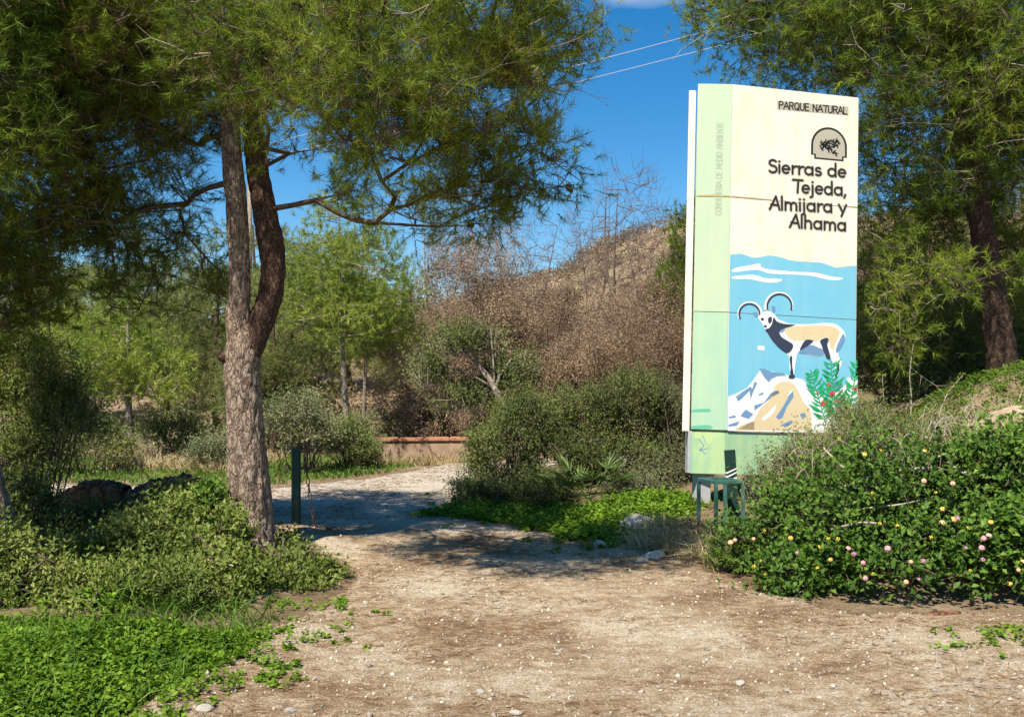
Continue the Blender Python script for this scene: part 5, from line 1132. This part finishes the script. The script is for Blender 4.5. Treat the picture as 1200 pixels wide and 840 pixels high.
for text, a, b, cap in (('Sierras de', (900.5, 202), (992.5, 208.2), .148), ('Tejeda,', (929.5, 225.6), (992.5, 229.6), .148), ('Almijara y', (902, 245.4), (992, 249.9), .148), ('Alhama', (925.5, 266.4), (992.5, 270.9), .148)):
    lettering(text, uv(*a), uv(*b), cap, M['ink'], 4, .024, False, .041)
A_, B_ = np.array(uv(912.5, 127.3)), np.array(uv(993, 134.2))
pa = [uv(910.8, 118.6), uv(994.2, 125.4), uv(994.2, 135.6), uv(910.8, 128.6)]
flat('lettering_band', M['halo'], [pa], 2, None, idt); lettering('PARQUE NATURAL', A_, B_, .082, M['ink'], 4, .0145, True)
# arch emblem with a sprig
def Z2(x, y): return (880 + x / 4.938, 110 + y / 4.941)
arch = [(352, 330)] + [(452 + 102 * math.cos(a), 312 - 102 * math.sin(a)) for a in np.linspace(math.pi, 0, 22)] + [(554, 345)]
cen = np.array(uv(*Z2(452, 305)))
ro = uv(*Z2(556, 318))[0] - uv(*Z2(348, 308))[0]; ro /= 2
def emb(s):
    return [tuple(cen + np.array(p) * s) for p in [(-ro, -.04), (-ro, -.115), (-ro * .82, -.115), (-ro * .82, -.16), (ro * .82, -.16), (ro * .82, -.115), (ro, -.115), (ro, -.04)] + [(ro * math.cos(a), .0 + ro * .98 * math.sin(a)) for a in np.linspace(0, math.pi, 26)]]
flat('emblem', M['ink'], [emb(1.0)], 2, None, idt); flat('emblem', M['halo'], [emb(.885)], 3, None, idt)
fr = np.random.default_rng(5); lf = []
for (a, b, n) in (((-.12, .02), (.11, .075), 26), ((-.06, -.0), (.08, -.085), 16), ((-.12, -.035), (.10, .015), 24), ((-.13, .0), (-.02, .03), 14)):
    a, b = np.array(a), np.array(b)
    for i in range(n):
        p = a + (b - a) * (i / n); an = fr.uniform(-1.1, 1.1); d = nrm(b - a); d = np.array([d[0] * math.cos(an) - d[1] * math.sin(an), d[0] * math.sin(an) + d[1] * math.cos(an)]); l = fr.uniform(.04, .065); q = np.array([-d[1], d[0]]) * .010
        lf.append([tuple(cen + p), tuple(cen + p + d * l * .5 + q), tuple(cen + p + d * l), tuple(cen + p + d * l * .5 - q)])
flat('sprig_print', M['ink'], lf, 4, None, idt, True)['kind'] = 'stuff'
# faded words running up the green side, stains, seams
lettering('CONSEJERIA DE MEDIO AMBIENTE', (-.10, 2.40), (-.10, 3.46), .065, M['ghost'], 2, .012, True, 0, -FA)
def sideflat(name, mat, polys, layer):
    
    for pl in polys: o = flat(name, mat, [pl], layer, None, idt); o.rotation_euler = (0, 0, -FA)
    return o
sideflat('rust_stain', M['rust'], [[(-.37, S1 + .004), (-.01, S1 + .006), (-.01, S1 + .02), (-.2, S1 + .026), (-.37, S1 + .016)]], 1)
flat('rust_stain', M['rust'], [[(.01, S1 + .006), (.35, S1 + .004), (.5, S1 + .007), (.5, S1 + .012), (.3, S1 + .016), (.01, S1 + .018)], [(1.43, S1 + .004), (SW - .01, S1 + .004), (SW - .01, S1 + .013), (1.43, S1 + .009)]], 1, None, idt)
sideflat('teal_stain', M['tealstain'], [smooth([(-.37, .22), (-.2, .235), (-.18, .21), (-.2, .2), (-.37, .195)], 3), smooth([(-.37, .04), (-.2, .055), (-.15, .03), (-.2, .008), (-.37, .01)], 3)], 1)
sideflat('yellow_patch', M['yellowstain'], [smooth([(-.33, -.02), (-.2, -.016), (-.06, -.02), (-.04, -.07), (-.11, -.10), (-.17, -.15), (-.24, -.13), (-.28, -.10), (-.34, -.09)], 4)], -32)
gr = [[(-.30, -.1), (-.24, -.17), (-.29, -.23), (-.2, -.2)], [(-.26, -.06), (-.22, -.14)], [(-.29, -.2), (-.22, -.27)]]
pg = []
for s in gr: pg += stroke_polys(s, .008)[0]
o = flat('graffiti', M['slate'], pg, -31, None, idt, True); o.rotation_euler = (0, 0, -FA)

# ------------------------------------------------------------------ green stand and striped stake in front of the sign
fb = P(848, 640, 9.7); fb[2] = gz(fb[0], fb[1]); fs = thing('metal_stand', 'green square-tube metal stand in the dry grass before the sign', 'stand', fb)
hgt = P(848, 563, 9.7)[2] - fb[2]; wd = .035
def leg(x, y, nm='leg'):
    bm = bmesh.new(); box(bm, x - wd / 2, x + wd / 2, y - wd / 2, y + wd / 2, -.1, hgt - .001, .003); mesh_bm(nm, bm, M['greenmetal'], fs)
xs_ = (-.075, .20); leg(xs_[0], 0); leg(xs_[1], .05); leg(-.19, .28); leg(.085, .33)
def bar(a, b):
    a, b = np.array([*a, hgt - wd / 2 + .003]), np.array([*b, hgt - wd / 2 + .003]); d = nrm(b - a); V, Q = frusta([a - d * .0], [b], wd * .70, wd * .70, 4); 
    c = (a + b) / 2; V = (np.asarray(V)); mesh_np('top_bar', V, Q, M['greenmetal'], fs)
def bar2(a, b):
    L_ = math.dist(a, b); bm = bmesh.new(); box(bm, wd / 2, L_ - wd / 2, -wd / 2, wd / 2, -wd, 0.0, .003); o = mesh_bm('top_bar', bm, M['greenmetal'], fs); o.location = (a[0], a[1], hgt); o.rotation_euler = (0, 0, math.atan2(b[1] - a[1], b[0] - a[0]))
bar2((-.075, 0), (.20, .05)); bar2((-.19, .28), (.085, .33)); bar2((-.075, 0), (-.19, .28)); bar2((.20, .05), (.085, .33))
sb = P(861, 600, 10.2); sb[2] = gz(sb[0], sb[1]) - .05; tp = P(855, 527, 10.2)
stk = thing('marker_stake', 'dark green stake with white stripes leaning before the sign skirt', 'post', sb)
v = Vector(tp - sb); L_ = v.length; z_ = v.normalized(); y_ = z_.cross(Vector((1, .15, 0))).normalized(); x_ = y_.cross(z_); stk.rotation_euler = Matrix((x_, y_, z_)).transposed().to_euler()
c2 = P(858, 561, 10.2)[2]
bm = bmesh.new(); box(bm, -.055, .055, -.02, .02, 0, L_, .006); mesh_bm('plank', bm, M['postgreen'], stk)
base_l = L_ - .29
for k, (z, hh) in enumerate(((base_l + .055, .018), (base_l + .015, .018), (base_l - .06, .045))):
    V = [(-.057, -.0225, z - .01), (.057, -.0225, z + .03), (.057, -.0225, z + .03 + hh), (-.057, -.0225, z - .01 + hh), (-.057, .0225, z - .01), (.057, .0225, z + .03), (.057, .0225, z + .03 + hh), (-.057, .0225, z - .01 + hh)]
    mesh_np('stripe', V, [(0, 1, 2, 3), (5, 4, 7, 6), (1, 5, 6, 2), (4, 0, 3, 7), (3, 2, 6, 7), (4, 5, 1, 0)], M['white'], stk)
